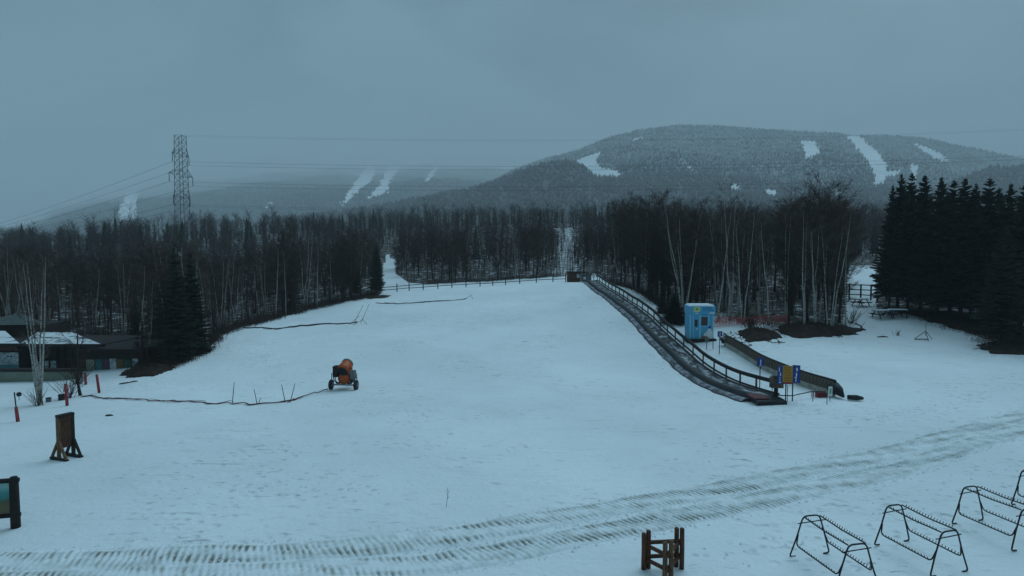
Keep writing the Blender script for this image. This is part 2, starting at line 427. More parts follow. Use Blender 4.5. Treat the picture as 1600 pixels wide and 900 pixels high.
# ------------------------------------------------------------------ mountains
def in_poly(px, py, poly):
    inside = np.zeros(px.shape, bool)
    n = len(poly)
    for i in range(n):
        x1, y1 = poly[i]; x2, y2 = poly[(i + 1) % n]
        c = ((y1 > py) != (y2 > py)) & (px < (x2 - x1) * (py - y1) / (y2 - y1 + 1e-12) + x1)
        inside ^= c
    return inside
TRAILS = {
 'main': [[(900, 252), (914, 245), (932, 239), (941, 236), (936, 246), (932, 252), (935, 258), (945, 263), (962, 266), (977, 273), (965, 277), (925, 279), (914, 265)],
          [(985, 219), (1003, 213), (1006, 216), (990, 221)], [(1068, 254), (1082, 264), (1093, 272), (1086, 272), (1074, 262)],
          [(1250, 219), (1274, 221), (1283, 240), (1270, 245), (1260, 250)],
          [(1316, 208), (1342, 212), (1354, 222), (1374, 240), (1385, 256), (1386, 268), (1408, 266), (1404, 274), (1384, 278), (1380, 290), (1363, 290), (1367, 275), (1358, 258), (1350, 245), (1334, 228), (1326, 216)],
          [(1422, 222), (1438, 226), (1468, 238), (1486, 256), (1470, 254), (1446, 240)], [(1422, 254), (1436, 262), (1430, 285), (1422, 290), (1424, 272)],
          [(1520, 279), (1537, 280), (1534, 312), (1526, 305)]],
 'foot': [[(1142, 288), (1153, 287), (1155, 298), (1144, 297)], [(1196, 296), (1212, 297), (1214, 310), (1198, 308)], [(1303, 298), (1314, 299), (1316, 306), (1305, 306)], [(1318, 318), (1330, 320), (1330, 328), (1320, 328)]],
 'far': [[(588, 263), (578, 285), (556, 303), (537, 320), (530, 322), (545, 298), (562, 275), (575, 258)],
         [(632, 245), (622, 268), (610, 280), (606, 300), (592, 306), (572, 312), (590, 292), (604, 268), (614, 250)],
         [(690, 255), (680, 270), (668, 284), (662, 284), (672, 270), (682, 258)], [(432, 312), (415, 326), (410, 326), (424, 315)],
         [(205, 285), (215, 300), (212, 345), (186, 345), (184, 325), (198, 305)], [(790, 245), (806, 243), (802, 262), (784, 266)]],
}
def mountain_material(name, f1, f2):
    m = bpy.data.materials.new(name); m.use_nodes = True
    t = m.node_tree; b = t.nodes['Principled BSDF']; b.inputs['Roughness'].default_value = .9
    N = t.nodes.new; L = t.links.new
    geo = N('ShaderNodeNewGeometry'); at = N('ShaderNodeAttribute'); at.attribute_name = 'trail'
    n = N('ShaderNodeTexNoise'); n.inputs['Scale'].default_value = .05; n.inputs['Detail'].default_value = 8; n.inputs['Roughness'].default_value = .7
    L(geo.outputs['Position'], n.inputs['Vector'])
    r = N('ShaderNodeValToRGB'); r.color_ramp.elements[0].position = .36; r.color_ramp.elements[1].position = .66
    r.color_ramp.elements[0].color = (*f1, 1); r.color_ramp.elements[1].color = (*f2, 1); L(n.outputs['Fac'], r.inputs['Fac'])
    th = N('ShaderNodeMath'); th.operation = 'GREATER_THAN'; th.inputs[1].default_value = .5; L(at.outputs['Fac'], th.inputs[0])
    mx = N('ShaderNodeMixRGB'); L(th.outputs[0], mx.inputs[0]); L(r.outputs['Color'], mx.inputs[1]); mx.inputs[2].default_value = (.90, .905, .91, 1)
    cf = N('ShaderNodeAttribute'); cf.attribute_name = 'cloud_fade'
    m2 = N('ShaderNodeMixRGB'); L(cf.outputs['Fac'], m2.inputs[0]); L(mx.outputs[0], m2.inputs[1]); m2.inputs[2].default_value = (.56, .57, .58, 1)   # paler upper slopes: cloud and haze painted into the colour
    L(m2.outputs[0], b.inputs['Base Color'])
    return m
def fbm(x, y, seed=0):
    out = 0
    for k in range(5):
        f = .0035 * 1.9 ** k
        out = out + .55 ** k * np.sin(x * f * 1.1 + seed + 2.1 * np.sin(y * f * .7 + k)) * np.sin(y * f + seed * 1.7 + 1.3 * np.sin(x * f * .8 + k * 2))
    return out
CONE_V = []
def forest_cones(name, px, y, fz, h, w, mat, label, sides=5, extra=None):
    """many small trees of a far slope as one mass"""
    n = len(px)
    x = (px - 800) / F * y
    z = fz
    k = sides
    an = RNG.uniform(0, 6.28, (n, 1)) + np.arange(k)[None] * 2 * math.pi / k
    rr = w[:, None] * RNG.uniform(.6, 1.3, (n, k))
    base = np.stack([x[:, None] + rr * np.cos(an), y[:, None] + rr * np.sin(an), np.repeat((z + h * .08)[:, None], k, 1)], -1)
    tip = np.stack([x + RNG.normal(0, .3, n), y, z + h], -1)[:, None]
    V = np.concatenate([base, tip], 1)
    idx = np.arange(n)[:, None] * (k + 1)
    T = np.concatenate([np.stack([idx[:, 0] + i, idx[:, 0] + (i + 1) % k, idx[:, 0] + k], -1) for i in range(k)], 0)
    me = np_mesh(name, V.reshape(-1, 3), T, mat)
    return link(name, me, label=label, category='forest', kind='stuff')
def mountain(name, ridge, Yr, Yb, zb, px0, px1, ncol, nrow, trails, mat, power=1.15, amp=10, seed=0, angular=None, cloud_fade=5.0):
    r = np.array(ridge, float)
    pxs = np.linspace(px0, px1, ncol)
    rp = np.interp(pxs, r[:, 0], r[:, 1])
    k = np.ones(9) / 9; rp = np.convolve(np.pad(rp, 4, 'edge'), k, 'valid')
    Yrr = Yr(pxs) if callable(Yr) else np.full(ncol, float(Yr))
    zr = CAM_H + (400 - rp) / F * Yrr
    t = np.linspace(0, 1.25, nrow)
    Pq, T = np.meshgrid(pxs, t, indexing='ij')
    Yq = Yb + (Yrr[:, None] - Yb) * T
    s = np.where(T <= 1, np.clip(T, 0, 1) ** power, 1 - (T - 1) * 1.2)
    x = (Pq - 800) / F * Yq
    env = np.clip(T * 3, 0, 1) * np.clip(np.abs(1 - T) * 5, .12, 1)
    z = zb + (zr[:, None] - zb) * s + amp * env * fbm(x, Yq, seed)
    if angular:
        a = angular + (rp[:, None] - angular) * np.clip(T, 0, 1) ** power
        za = CAM_H + (400 - a) / F * Yq - np.clip(T - 1, 0, 1) * 1500
        z = za + amp * env * fbm(x, Yq, seed) * (Yq / 3000)
    qx, qy = project(x, Yq, z)
    tr = np.zeros(qx.shape, bool)
    qxn = qx + 1.6 * np.sin(qy * 1.3 + qx * .4) ; qyn = qy + 1.2 * np.sin(qx * .9)
    for poly in trails: tr |= in_poly(qxn, qyn, poly)
    tr &= T <= 1.0
    me = np_mesh(name, np.c_[x.ravel(), Yq.ravel(), z.ravel()], grid_faces(ncol, nrow), mat, True, {'trail': tr.ravel().astype(float), 'cloud_fade': np.clip((T - cloud_fade) / .35, 0, 1).ravel()})
    link(name, me, kind='structure')
    def scatter(n, lo=0.0, hi=1.0):
        a = RNG.uniform(0, ncol - 1.001, n); b = RNG.uniform(lo * (nrow - 1) / 1.25, hi * (nrow - 1) / 1.25, n)
        ia, ib = a.astype(int), b.astype(int); fa, fb = a - ia, b - ib
        def g(A): return (A[ia, ib] * (1 - fa) + A[ia + 1, ib] * fa) * (1 - fb) + (A[ia, ib + 1] * (1 - fa) + A[ia + 1, ib + 1] * fa) * fb
        near = (tr[ia, ib].astype(int) + tr[ia + 1, ib] + tr[ia, ib + 1] + tr[ia + 1, ib + 1]) >= RNG.integers(1, 5, n)
        keep = ~near
        return g(Pq)[keep], g(Yq)[keep], g(z)[keep], b[keep] / (nrow - 1) * 1.25
    return scatter
M_MT1 = mountain_material('mountain_woods', (.16, .165, .175), (.45, .46, .48))
M_MT2 = mountain_material('foothill_woods', (.05, .048, .055), (.16, .16, .175))
M_MT3 = mountain_material('far_mountain_woods', (.04, .045, .05), (.16, .17, .18))
M_CONA = pm('far_conifers', (.06, .068, .072), (.15, .16, .17), .012, .9)
M_CONB = pm('far_frosted_hardwoods', (.22, .225, .24), (.44, .45, .47), .02, .9)
M_CONC2 = pm('far_bare_hardwoods', (.055, .05, .055), (.11, .105, .11), .02, .9)
sc = mountain('mountain', [(560, 345), (680, 335), (740, 306), (765, 288), (800, 268), (850, 250), (900, 237), (950, 216), (1000, 205), (1050, 198), (1100, 199), (1200, 206), (1300, 211), (1320, 214), (1400, 215), (1450, 220),
               (1500, 232), (1550, 242), (1600, 252), (1700, 275), (1900, 300)], 2300, 950, 15, 560, 1900, 1050, 170, TRAILS['main'], M_MT1, 1.1, 16, 1.0)
p_, y_, z_, t_ = sc(62000, .1, 1.02)
frost = RNG.uniform(0, 1, len(p_)) < np.clip((t_ - .30) * 1.4 + .35 * fbm((p_ - 800) / F * y_, y_, 7), .10, .86)
n_ = len(p_); hh = RNG.uniform(6, 12, n_); ww = hh * RNG.uniform(.16, .26, n_)
forest_cones('mountain_conifer_forest', p_[~frost], y_[~frost], z_[~frost], hh[~frost], ww[~frost], M_CONA, 'dark conifer forest covering the broad mountain between its ski runs', 4)
forest_cones('mountain_frosted_forest', p_[frost], y_[frost], z_[frost], hh[frost] * .85, ww[frost] * 1.5, M_CONB, 'pale frosted hardwood forest on the upper slopes of the broad mountain', 4)
sc = mountain('foothill', [(420, 345), (540, 330), (600, 322), (650, 312), (690, 303), (735, 297), (760, 290), (800, 273), (850, 256), (890, 251), (912, 262), (930, 279), (975, 279), (1020, 274), (1100, 275), (1180, 282), (1240, 291), (1350, 294),
               (1450, 298), (1540, 262), (1600, 261), (1700, 272), (1900, 300)], 1450, 800, 15, 420, 1900, 480, 60, TRAILS['foot'], M_MT2, 1.1, 7, 2.0)
p_, y_, z_, t_ = sc(15000, .15, 1.02)
n_ = len(p_); hh = RNG.uniform(7, 12, n_); ww = hh * RNG.uniform(.18, .3, n_); fr = RNG.uniform(0, 1, n_) < .45
forest_cones('foothill_conifer_forest', p_[fr], y_[fr], z_[fr], hh[fr], ww[fr], M_CONA, 'dark conifers on the wooded foothill below the mountain', 4)
forest_cones('foothill_hardwood_forest', p_[~fr], y_[~fr], z_[~fr], hh[~fr] * .9, ww[~fr] * 1.4, M_CONC2, 'bare grey hardwoods on the wooded foothill below the mountain', 4)
sc = mountain('far_mountain', [(-300, 372), (0, 352), (55, 343), (100, 318), (150, 302), (200, 288), (300, 264), (400, 247), (500, 240), (600, 236), (700, 236), (850, 240), (1000, 245), (1200, 260), (1400, 290)],
              lambda p: np.interp(p, [-300, 100, 300, 700, 1400], [3400, 4000, 5400, 6200, 6200]), 1900, 10, -300, 1400, 460, 130, TRAILS['far'], M_MT3, .42, 14, 4.0, 378.0, .33)
p_, y_, z_, t_ = sc(14000, .02, .36)
n_ = len(p_); hh = RNG.uniform(9, 16, n_); ww = hh * RNG.uniform(.25, .4, n_)
forest_cones('far_mountain_forest', p_, y_, z_, hh, ww, M_CONA, 'dim forest on the far mountain fading into low cloud', 4)

# ------------------------------------------------------------------ trees
class Cones:
    """three-sided slivers collected with numpy: twigs and sprigs"""
    def __init__(s): s.a = []; s.b = []; s.r = []
    def add(s, a, b, r): s.a.append(a); s.b.append(b); s.r.append(r)
    def arrays(s):
        A = np.array(s.a, float); B = np.array(s.b, float); R = np.array(s.r, float)
        d = B - A; d /= np.linalg.norm(d, axis=1, keepdims=True) + 1e-9
        ref = np.where(np.abs(d[:, 2:3]) > .9, np.array([[1., 0, 0]]), np.array([[0., 0, 1.]]))
        u = np.cross(d, ref); u /= np.linalg.norm(u, axis=1, keepdims=True) + 1e-9
        w = np.cross(d, u)
        V = np.stack([A + R[:, None] * (u * math.cos(a) + w * math.sin(a)) for a in (0, 2.094, 4.189)] + [B], 1)
        i = np.arange(len(A))[:, None] * 4
        T = np.concatenate([i + np.array([[0, 1, 3]]), i + np.array([[1, 2, 3]]), i + np.array([[2, 0, 3]])], 0)
        return V.reshape(-1, 3), T
def rdir(base, spread):
    v = np.asarray(base) + RNG.normal(0, spread, 3)
    return v / (np.linalg.norm(v) + 1e-9)
def grow(H, r0, stems, t0, nl, ns, ntw, spread, lean, tw_r=.011):
    trunk = MB(); cr = Cones()
    for s in range(stems):
        a0 = RNG.uniform(0, 6.28)
        ln = lean * (1.0 if stems == 1 else 1.8) * RNG.uniform(.3, 1.0)
        h = H * RNG.uniform(.82, 1.0) if s else H
        off = np.array([math.cos(a0), math.sin(a0), 0])
        npt = 9
        pts = []
        wob = RNG.normal(0, .05, (npt, 2)).cumsum(0) * h / 12
        for i in range(npt):
            t = i / (npt - 1)
            pts.append(np.array([off[0] * (.12 * (stems > 1) + ln * h * t ** 1.2) + wob[i, 0], off[1] * (.12 * (stems > 1) + ln * h * t ** 1.2) + wob[i, 1], -.25 + (h + .25) * t]))
        rr = [r0 * (1.25 if i == 0 else 1) * (1 - .93 * (i / (npt - 1)) ** .9) for i in range(npt)]
        trunk.tube(pts, rr, 6)
        pts = np.array(pts)
        for l in range(nl):
            t = t0 + (1 - t0) * (l + RNG.uniform()) / nl * .98
            k = min(int(t * (npt - 1)), npt - 2); fr = t * (npt - 1) - k
            p0 = pts[k] * (1 - fr) + pts[k + 1] * fr
            R = r0 * (1 - .93 * t ** .9)
            az = l * 2.4 + RNG.uniform(-.5, .5)
            L = spread * H * (.4 + .6 * math.sin(math.pi * min(1, (1 - t) * 1.2 + .12))) * RNG.uniform(.6, 1.15)
            d = np.array([math.cos(az) * .75, math.sin(az) * .75, RNG.uniform(.3, .95)]); d /= np.linalg.norm(d)
            q = [p0]
            dd = d.copy()
            for j in range(3):
                dd = rdir(dd + np.array([0, 0, .16]), .12); q.append(q[-1] + dd * L / 3)
            rl = min(R * .62, .028 + .011 * L)
            for j in range(3): 
                cr.add(q[j] - (q[j + 1] - q[j]) * .06, q[j + 1] + (q[j + 1] - q[j]) * .75, rl * (1 - .3 * j))
            for b in range(ns):
                u = RNG.uniform(.15, 1.0) * 3; j = min(int(u), 2)
                s0 = q[j] + (q[j + 1] - q[j]) * (u - j)
                bd = rdir((q[j + 1] - q[j]) / (L / 3) + np.array([0, 0, .15]), .5)
                bl = L * RNG.uniform(.25, .5)
                s1 = s0 + bd * bl
                cr.add(s0, s1, rl * .42)
                for w in range(ntw):
                    v = RNG.uniform(.1, 1.0)
                    a = s0 + (s1 - s0) * v
                    cr.add(a, a + rdir(bd + np.array([0, 0, .1]), .5) * RNG.uniform(.35, .95) * min(1.0, H / 11), tw_r)
    return trunk, cr
def tree_proto(name, trunk, cones, m1, m2):
    V, T = cones.arrays()
    return trunk.mesh(name + '_trunk', m1, True), np_mesh(name + '_crown', V, T, m2)
def tree_from(name, meshes, loc, rz, sc, **kw):
    r = empty(name, loc, rz, **kw); r.scale = sc if hasattr(sc, '__len__') else (sc, sc, sc)
    link('trunk', meshes[0], r); link('crown', meshes[1], r)
    return r
BARE = []
for k in range(8):
    tr, c = grow(12.0, RNG.uniform(.10, .17), 1 if k < 6 else 2, RNG.uniform(.16, .36), int(RNG.integers(20, 27)), 8, 9, RNG.uniform(.21, .30), .035, .012)
    BARE.append(tree_proto('bare_tree', tr, c, M_BARK, M_TWIG))
BIRCH = []
for k in range(6):
    tr, c = grow(11.5, RNG.uniform(.075, .11), (1, 2, 1, 3, 1, 2)[k], .32, 11, 5, 5, .13, .085, .009)
    BIRCH.append(tree_proto('birch_tree', tr, c, M_BIRCH, M_BTWIG))
_t, _c = grow(11.5, .095, 5, .34, 9, 5, 5, .12, .15, .010)
BIRCH.append(tree_proto('birch_tree', _t, _c, M_BIRCH, M_BTWIG))
def spruce(H, wid, z0, levels, per, seed, sprigs=20):
    tr = MB().tube([(0, 0, -.3), (0, 0, H * .5), (0, 0, H * .97)], [H * .0135, H * .008, .015], 7)
    V = []; T = []
    for l in range(levels):
        t = l / levels
        R = wid * (1 - t) ** .85 * (.78 + .22 * min(1, t * 6)) + .05
        n = max(5, int(per * (1 - .5 * t)))
        for b in range(n):
            az = b * 6.283 / n + l * 1.1 + RNG.uniform(-.25, .25)
            Rb = R * RNG.uniform(.55, 1.15)
            z = z0 + (H - z0) * min(.985, t + RNG.uniform(-1.3, 1.3) / levels)
            ca, sa = math.cos(az), math.sin(az)
            droop = (.34 - .50 * t) * RNG.uniform(.6, 1.3)
            def pt(s, side=0.0, dz=0.0):
                r = Rb * s
                return (ca * r - sa * side, sa * r + ca * side, z - droop * r + .10 * Rb * s ** 2 * 1.6 + dz)
            for q in range(sprigs):
                s = (q + RNG.uniform(0, 1)) / sprigs
                sd = 1 if q % 2 else -1
                L = (.22 + .30 * (1 - s)) * min(1.0, Rb * .8) + .05
                i = len(V)
                V += [pt(s - .06), pt(s + .06), pt(min(1.08, s + .14), sd * L, -RNG.uniform(.0, .30) * L - .05), pt(s + .02, 0, -.3 * L - .05)]
                T += [(i, i + 1, i + 2), (i, i + 2, i + 3)]
            i = len(V)
            V += [pt(.6, -.10), pt(.6, .10), pt(1.12, 0, .02)]; T += [(i, i + 1, i + 2)]
    for q in range(10):
        i = len(V); a = RNG.uniform(0, 6.28); zz = H - q * .09
        V += [(0, 0, zz + .12), (0, 0, zz - .1), (math.cos(a) * (.05 + .03 * q), math.sin(a) * (.05 + .03 * q), zz)]; T += [(i, i + 1, i + 2)]
    return tr.mesh('spruce_trunk', M_SBARK, True), np_mesh('spruce_crown', np.array(V), np.array(T), M_NEEDLE)
SPRUCE = [spruce(13.5, 2.9, 2.1, 50, 12, k) for k in range(3)] + [spruce(12.0, 2.2, .4, 46, 11, k) for k in range(3)]

taken = []
def free(x, y, d):
    for a, b in taken:
        if (a - x) ** 2 + (b - y) ** 2 < d * d: return False
    taken.append((x, y)); return True
EXCLUDE = []
PLACES = [(-1e9, 60, 'behind the snowy lodge roof'), (60, 205, 'behind the mural wing of the lodge'), (205, 345, 'round the dark spruces'), (345, 440, 'above the left end of the fallen net'), (440, 520, 'above the middle of the fallen net'),
          (520, 600, 'beside the lone crest spruce'), (600, 740, 'left of the middle fence posts'), (740, 860, 'between middle fence posts and hut'), (860, 955, 'behind the wooden hut'),
          (955, 1050, 'beside the upper conveyor'), (1050, 1118, 'behind the blue booth'), (1118, 1212, 'behind the red snow fence'), (1212, 1280, 'above the left half of the soil mound'), (1280, 1e9, 'above the right half of the soil mound')]
def where_label(px, depth, label, group):
    for a, b, t in PLACES:
        if a <= px < b: break
    row = 'front row' if depth < 7 else ('middle rows' if depth < 20 else 'deep rows')
    return f'{label}, {row}, {t}', f'{group}, {row}, {t}'
def scatter_trees(n, px0, px1, dmin, dmax, protos, name, label, group, cat, smin, smax, gap=1.0, bias=1.3):
    k = 0; tries = 0
    while k < n and tries < n * 60:
        tries += 1
        px = RNG.uniform(px0, px1)
        f = float(front(px))
        y = f + dmin + (dmax - dmin) * RNG.uniform() ** bias
        x = (px - 800) / F * y
        if abs(px - 886) < 12 + 14 * RNG.uniform() and RNG.uniform() < .85: continue
        if 597 < px < 617 and y < 150: continue
        if any(a < px < b and y < c for a, b, c in EXCLUDE): continue
        if not free(x, y, gap): continue
        s = RNG.uniform(smin, smax) * (1 + .13 * math.sin(px * .035 + 1) * math.sin(px * .011 + .5) + .10 * math.sin(px * .09 + y * .2)) * (1.2 if RNG.uniform() < .07 else 1)
        lab, grp = where_label(px, y - f, label, group)
        tree_from(name, protos[int(RNG.integers(len(protos)))], onground(x, y, -.05), RNG.uniform(0, 6.28), (s * RNG.uniform(1.0, 1.45), s * RNG.uniform(1.0, 1.45), s), label=lab, category=cat, group=grp)
        k += 1
# prominent spruces first, so the woods grow round them
ORD = 'first second third fourth fifth sixth seventh eighth ninth tenth eleventh twelfth'.split()
def put_spruce(px, Y, h, v, w=1.0, **kw):
    x = (px - 800) / F * Y
    base = SPRUCE[v]; H = 13.5 if v < 3 else 12.0
    taken.append((x, Y))
    return tree_from('spruce_tree', base, onground(x, Y, -.05), RNG.uniform(0, 6.28), (w * h / H, w * h / H, h / H), category='spruce', **kw)
def top_h(px, py_top, Y):
    return P(px, py_top, Y).z - hz((px - 800) / F * Y, Y)
for i, (px, pyt, Y) in enumerate([(1391, 288, 62), (1404, 270, 63), (1420, 268, 60), (1440, 272, 61), (1466, 275, 58), (1486, 280, 62), (1503, 277, 57), (1520, 285, 60),
                                  (1541, 276, 55), (1556, 292, 58), (1574, 285, 53), (1598, 282, 51), (1628, 280, 52), (1660, 285, 50), (1412, 300, 71), (1436, 300, 70), (1475, 300, 69), (1515, 300, 68), (1560, 300, 66), (1610, 300, 64)]):
    put_spruce(px, Y, top_h(px, pyt, Y), i % 3, (.68 if i < 1 else .84 if i < 3 else 1.06) if i < 14 else .9, group='spruces of the right-hand stand',
               label=(f'tall dark spruce, {ORD[i]} crown from the left in the right-hand stand' if i < 12 else 'spruce in the shaded back row of the right-hand stand' if i > 13 else f'spruce cut off by the right edge of the picture, {ORD[i - 12]} beyond it'))
put_spruce(1570, 47.0, 9.5, 1, 1.0, label='spruce on the dark earth mound at the front of the right-hand stand')
put_spruce(272, 49, top_h(272, 384, 49), 3, 1.05, label='taller of two dark spruces at the edge of the left wood')
put_spruce(298, 51.5, top_h(298, 392, 51.5), 4, 1.1, label='spruce just behind the tallest one at the left wood edge')
put_spruce(250, 56, top_h(250, 420, 56), 5, 1.0, label='slim dark spruce half hidden deeper in the left wood')
put_spruce(588, 88, top_h(588, 380, 88), 0, .85, label='lone spruce with bare lower trunk at the end of the crest fence')
put_spruce(556, 90, top_h(556, 410, 90), 1, .8, label='low-crowned spruce beside the lone crest spruce')
put_spruce(455, 80, top_h(455, 390, 80), 4, .9, label='dark spruce in the left wood where its edge bends')
put_spruce(1054, 56, top_h(1054, 458, 56), 3, 3.2, label='squat bushy spruce directly left of the blue booth')
put_spruce(1036, 60, top_h(1036, 462, 60), 5, 2.6, label='small spruce between conveyor handrail and the bushy spruce')
put_spruce(210, 58, top_h(210, 455, 58), 4, 1.0, label='short spruce behind the mural wing of the lodge')
EXCLUDE += [(1318, 1374, 112), (1060, 1118, 58.5), (262, 300, 48.2)]
# birches seen one by one
def put_birch(px, py, pyt, v, label, rz=None, name='birch_tree'):
    g = G(px, py); taken.append((g.x, g.y))
    h = P(px, pyt, g.y).z - g.z
    return tree_from(name, BIRCH[v], g - Vector((0, 0, .05)), RNG.uniform(0, 6.28) if rz is None else rz, h / 11.5, label=label, category='birch')
put_birch(62, 632, 400, 6, 'white multi-stemmed birch in front of the lodge', .8)
put_birch(1160, 506, 330, 1, 'leaning pair of white birch stems behind the brown brush heap')
put_birch(1228, 505, 330, 5, 'forked white birch on the left end of the soil mound')
put_birch(1256, 512, 345, 2, 'straight white birch in the middle of the soil mound')
put_birch(1296, 518, 335, 3, 'clump of three white birch stems on the soil mound')
put_birch(1322, 512, 360, 0, 'slender birch at the right end of the soil mound')
put_birch(1122, 503, 320, 4, 'slender white birch just right of the blue booth')
scatter_trees(38, -40, 560, 0.3, 10, BIRCH[:6], 'birch_tree', 'thin birch in left wood', 'birches of the left wood', 'birch', .50, .74, 1.0)
scatter_trees(10, 670, 935, 1, 14, BIRCH[:6], 'birch_tree', 'thin pale birch past the crest', 'birches behind the crest fence', 'birch', .5, .7, 1.5)
scatter_trees(21, 955, 1335, 0.5, 14, BIRCH[:6], 'birch_tree', 'white birch in the grove', 'birches of the grove', 'birch', .66, .95, .9)
scatter_trees(120, -120, 592, 1.0, 42, BARE, 'bare_tree', 'bare tree in left wood', 'bare trees of the left wood', 'bare tree', .46, .70, 1.1)
scatter_trees(80, 620, 950, 0.5, 50, BARE, 'bare_tree', 'bare tree past the crest', 'bare trees behind the crest fence', 'bare tree', .44, .68, 1.3)
scatter_trees(95, 955, 1338, 2.0, 42, BARE, 'bare_tree', 'bare tree in the grove', 'bare trees of the grove', 'bare tree', .66, .92, 1.0)
tree_from('bare_tree', BARE[2], G(126, 618) - Vector((0, 0, .05)), 1.0, (.55, .55, .5), label='dark bare tree with spreading branches in front of the mural wing', category='bare tree')

# the woods farther off, one mass
def far_forest():
    A = []; B = []; R = []
    n = 3600
    px = RNG.uniform(-200, 1800, n)
    y0 = np.maximum(front(px) + 36, 104)
    y = y0 * (560 / y0) ** (RNG.uniform(0, 1, n) ** 1.35)
    keep = ~((px > 598) & (px < 640) & (px > 598 + (y - 150) * .5) & (px < 618 + (y - 150) * .6) & (y < 215)) & ~((np.abs(px - 886) < 14 + 14 * RNG.uniform(0, 1, n)) & (y < 216) & (RNG.uniform(0, 1, n) < .86)) & ~((px > 1312) & (px < 1384) & (y < 125))
    px, y = px[keep], y[keep]; n = len(px)
    x = (px - 800) / F * y; z = height(x, y)
    con = (RNG.uniform(0, 1, n) < .06) & ~((px > 845) & (px < 925))
    for i in np.where(~con)[0]:
        h = RNG.uniform(5.2, 8.8) * (1.0 + .25 * (px[i] > 950)) * (1 + .22 * math.sin(px[i] * .03 + y[i] * .013) * math.sin(px[i] * .013 + y[i] * .03 + 1)) * (1.25 if RNG.uniform() < .05 else 1); b = np.array([x[i], y[i], z[i] - .2])
        top = b + np.array([RNG.normal(0, .4), RNG.normal(0, .4), h])
        A.append(b); B.append(top); R.append(.19)
        m = 60 if y[i] < 250 else 36
        fat = 1.0 if y[i] < 250 else 1.5
        t = RNG.uniform(.08, .96, m); az = RNG.uniform(0, 6.28, m)
        L = (h * .33) * (.45 + .55 * np.sin(np.pi * np.clip((1 - t) * 1.2 + .1, 0, 1))) * RNG.uniform(.6, 1.2, m)
        s = b + (top - b) * t[:, None]
        d = np.stack([np.cos(az) * .7, np.sin(az) * .7, RNG.uniform(.35, 1.1, m)], -1)
        e = s + d * L[:, None]
        A.extend(s); B.extend(e); R.extend(np.full(m, .035 * fat))
        # sprays of twigs
        q = RNG.integers(0, m, m); f = RNG.uniform(.3, 1, m)[:, None]
        s2 = s[q] + (e[q] - s[q]) * f
        A.extend(s2); B.extend(s2 + RNG.normal(0, .55, (m, 3)) + np.array([0, 0, .45])); R.extend(np.full(m, .025 * fat))
    c = Cones(); c.a, c.b, c.r = A, B, R
    V, T = c.arrays()
    link('hardwood_forest', np_mesh('hardwood_forest', V, T, pm('hillside_twigs', (.070, .054, .050), (.034, .026, .024), .06, .9)), label='mass of bare hardwoods on the hillside behind the slope', category='forest', kind='stuff')  # greyer than the near twigs: frost, plus hillside fog put into the colour
    V = []; T = []
    for i in np.where(con)[0]:
        h = RNG.uniform(5, 10); w = h * RNG.uniform(.13, .2)
        for l in range(9):
            t = l / 9; zb = z[i] + h * (.1 + .88 * t) - .3; zt = min(zb + h * .2, z[i] + h)
            k0 = len(V); m = 9
            a0 = RNG.uniform(0, 6.28)
            for k in range(m):
                r = w * (1 - t) ** .85 * (RNG.uniform(.9, 1.25) if k % 2 else RNG.uniform(.35, .6)) + .08
                V.append((x[i] + r * math.cos(a0 + k * 6.283 / m), y[i] + r * math.sin(a0 + k * 6.283 / m), zb - (.25 if k % 2 else 0)))
            V.append((x[i], y[i], zt))
            T += [(k0 + k, k0 + (k + 1) % m, k0 + m) for k in range(m)]
    link('conifer_forest', np_mesh('conifer_forest', np.array(V), np.array(T), M_NEEDLE), label='scattered dark conifers in the woods on the hillside', category='forest', kind='stuff')
far_forest()

# brush along the edges of the woods
def brush():
    c = Cones()
    def clump(x, y, z, n, h):
        for _ in range(n):
            a = np.array([x + RNG.normal(0, .35), y + RNG.normal(0, .35), z - .05])
            d = np.array([RNG.normal(0, .45), RNG.normal(0, .45), 1.0])
            b = a + d * h * RNG.uniform(.4, 1.1)
            c.add(a, b, .014)
            for _ in range(2):
                s = a + (b - a) * RNG.uniform(.3, .9); c.add(s, s + rdir(d, .5) * h * .4, .009)
    for px0, px1, n, h in ((212, 596, 520, .75), (668, 940, 170, .6), (945, 1050, 100, .8), (1110, 1335, 110, .7), (-60, 205, 90, .9), (1372, 1600, 120, .5)):
        px = RNG.uniform(px0, px1, n); y = front(px) + RNG.uniform(-.9, 5, n) ** 1.0
        x = (px - 800) / F * y; z = height(x, y)
        for i in range(n):
            if 1066 < px[i] < 1116 and y[i] < 58.5: continue
            clump(x[i], y[i], z[i], 14, h)
    # saplings standing between the trunks
    n = 5200
    px = RNG.uniform(-120, 1720, n); f = front(px); y = f + .5 + 85 * RNG.uniform(0, 1, n) ** 1.4
    ok = ~((px > 1312) & (px < 1384) & (y < 125)) & ~((px > 597) & (px < 618) & (y < 165)) & ~((px > 1058) & (px < 1120) & (y < 58.5)) & ~((px < 212) & (y < 62)) & ((px < 1372) | (RNG.uniform(0, 1, n) < .3)) & ((px < 1100) | (y - f > 9))
    px2 = RNG.uniform(853, 917, 170); y2 = RNG.uniform(108, 212, 170)
    px = np.r_[px[ok], px2]; y = np.r_[y[ok], y2]
    x = (px - 800) / F * y; z = height(x, y)
    for i in range(len(px)):
        h = RNG.uniform(1.2, 4.8)
        a = np.array([x[i], y[i], z[i] - .1]); b = a + np.array([RNG.normal(0, .06 * h), RNG.normal(0, .06 * h), h])
        c.add(a, b, .014 + .006 * h)
        for _ in range(9):
            t = RNG.uniform(.15, .95); q = a + (b - a) * t
            c.add(q, q + rdir((RNG.normal(0, .6), RNG.normal(0, .6), .7), .2) * h * .32 * (1.15 - t), .011)
    V, T = c.arrays()
    link('undergrowth', np_mesh('undergrowth', V, T, M_TWIG), label='brown brush and thin saplings at the edges of and between the trees', category='brush', kind='stuff')
brush()

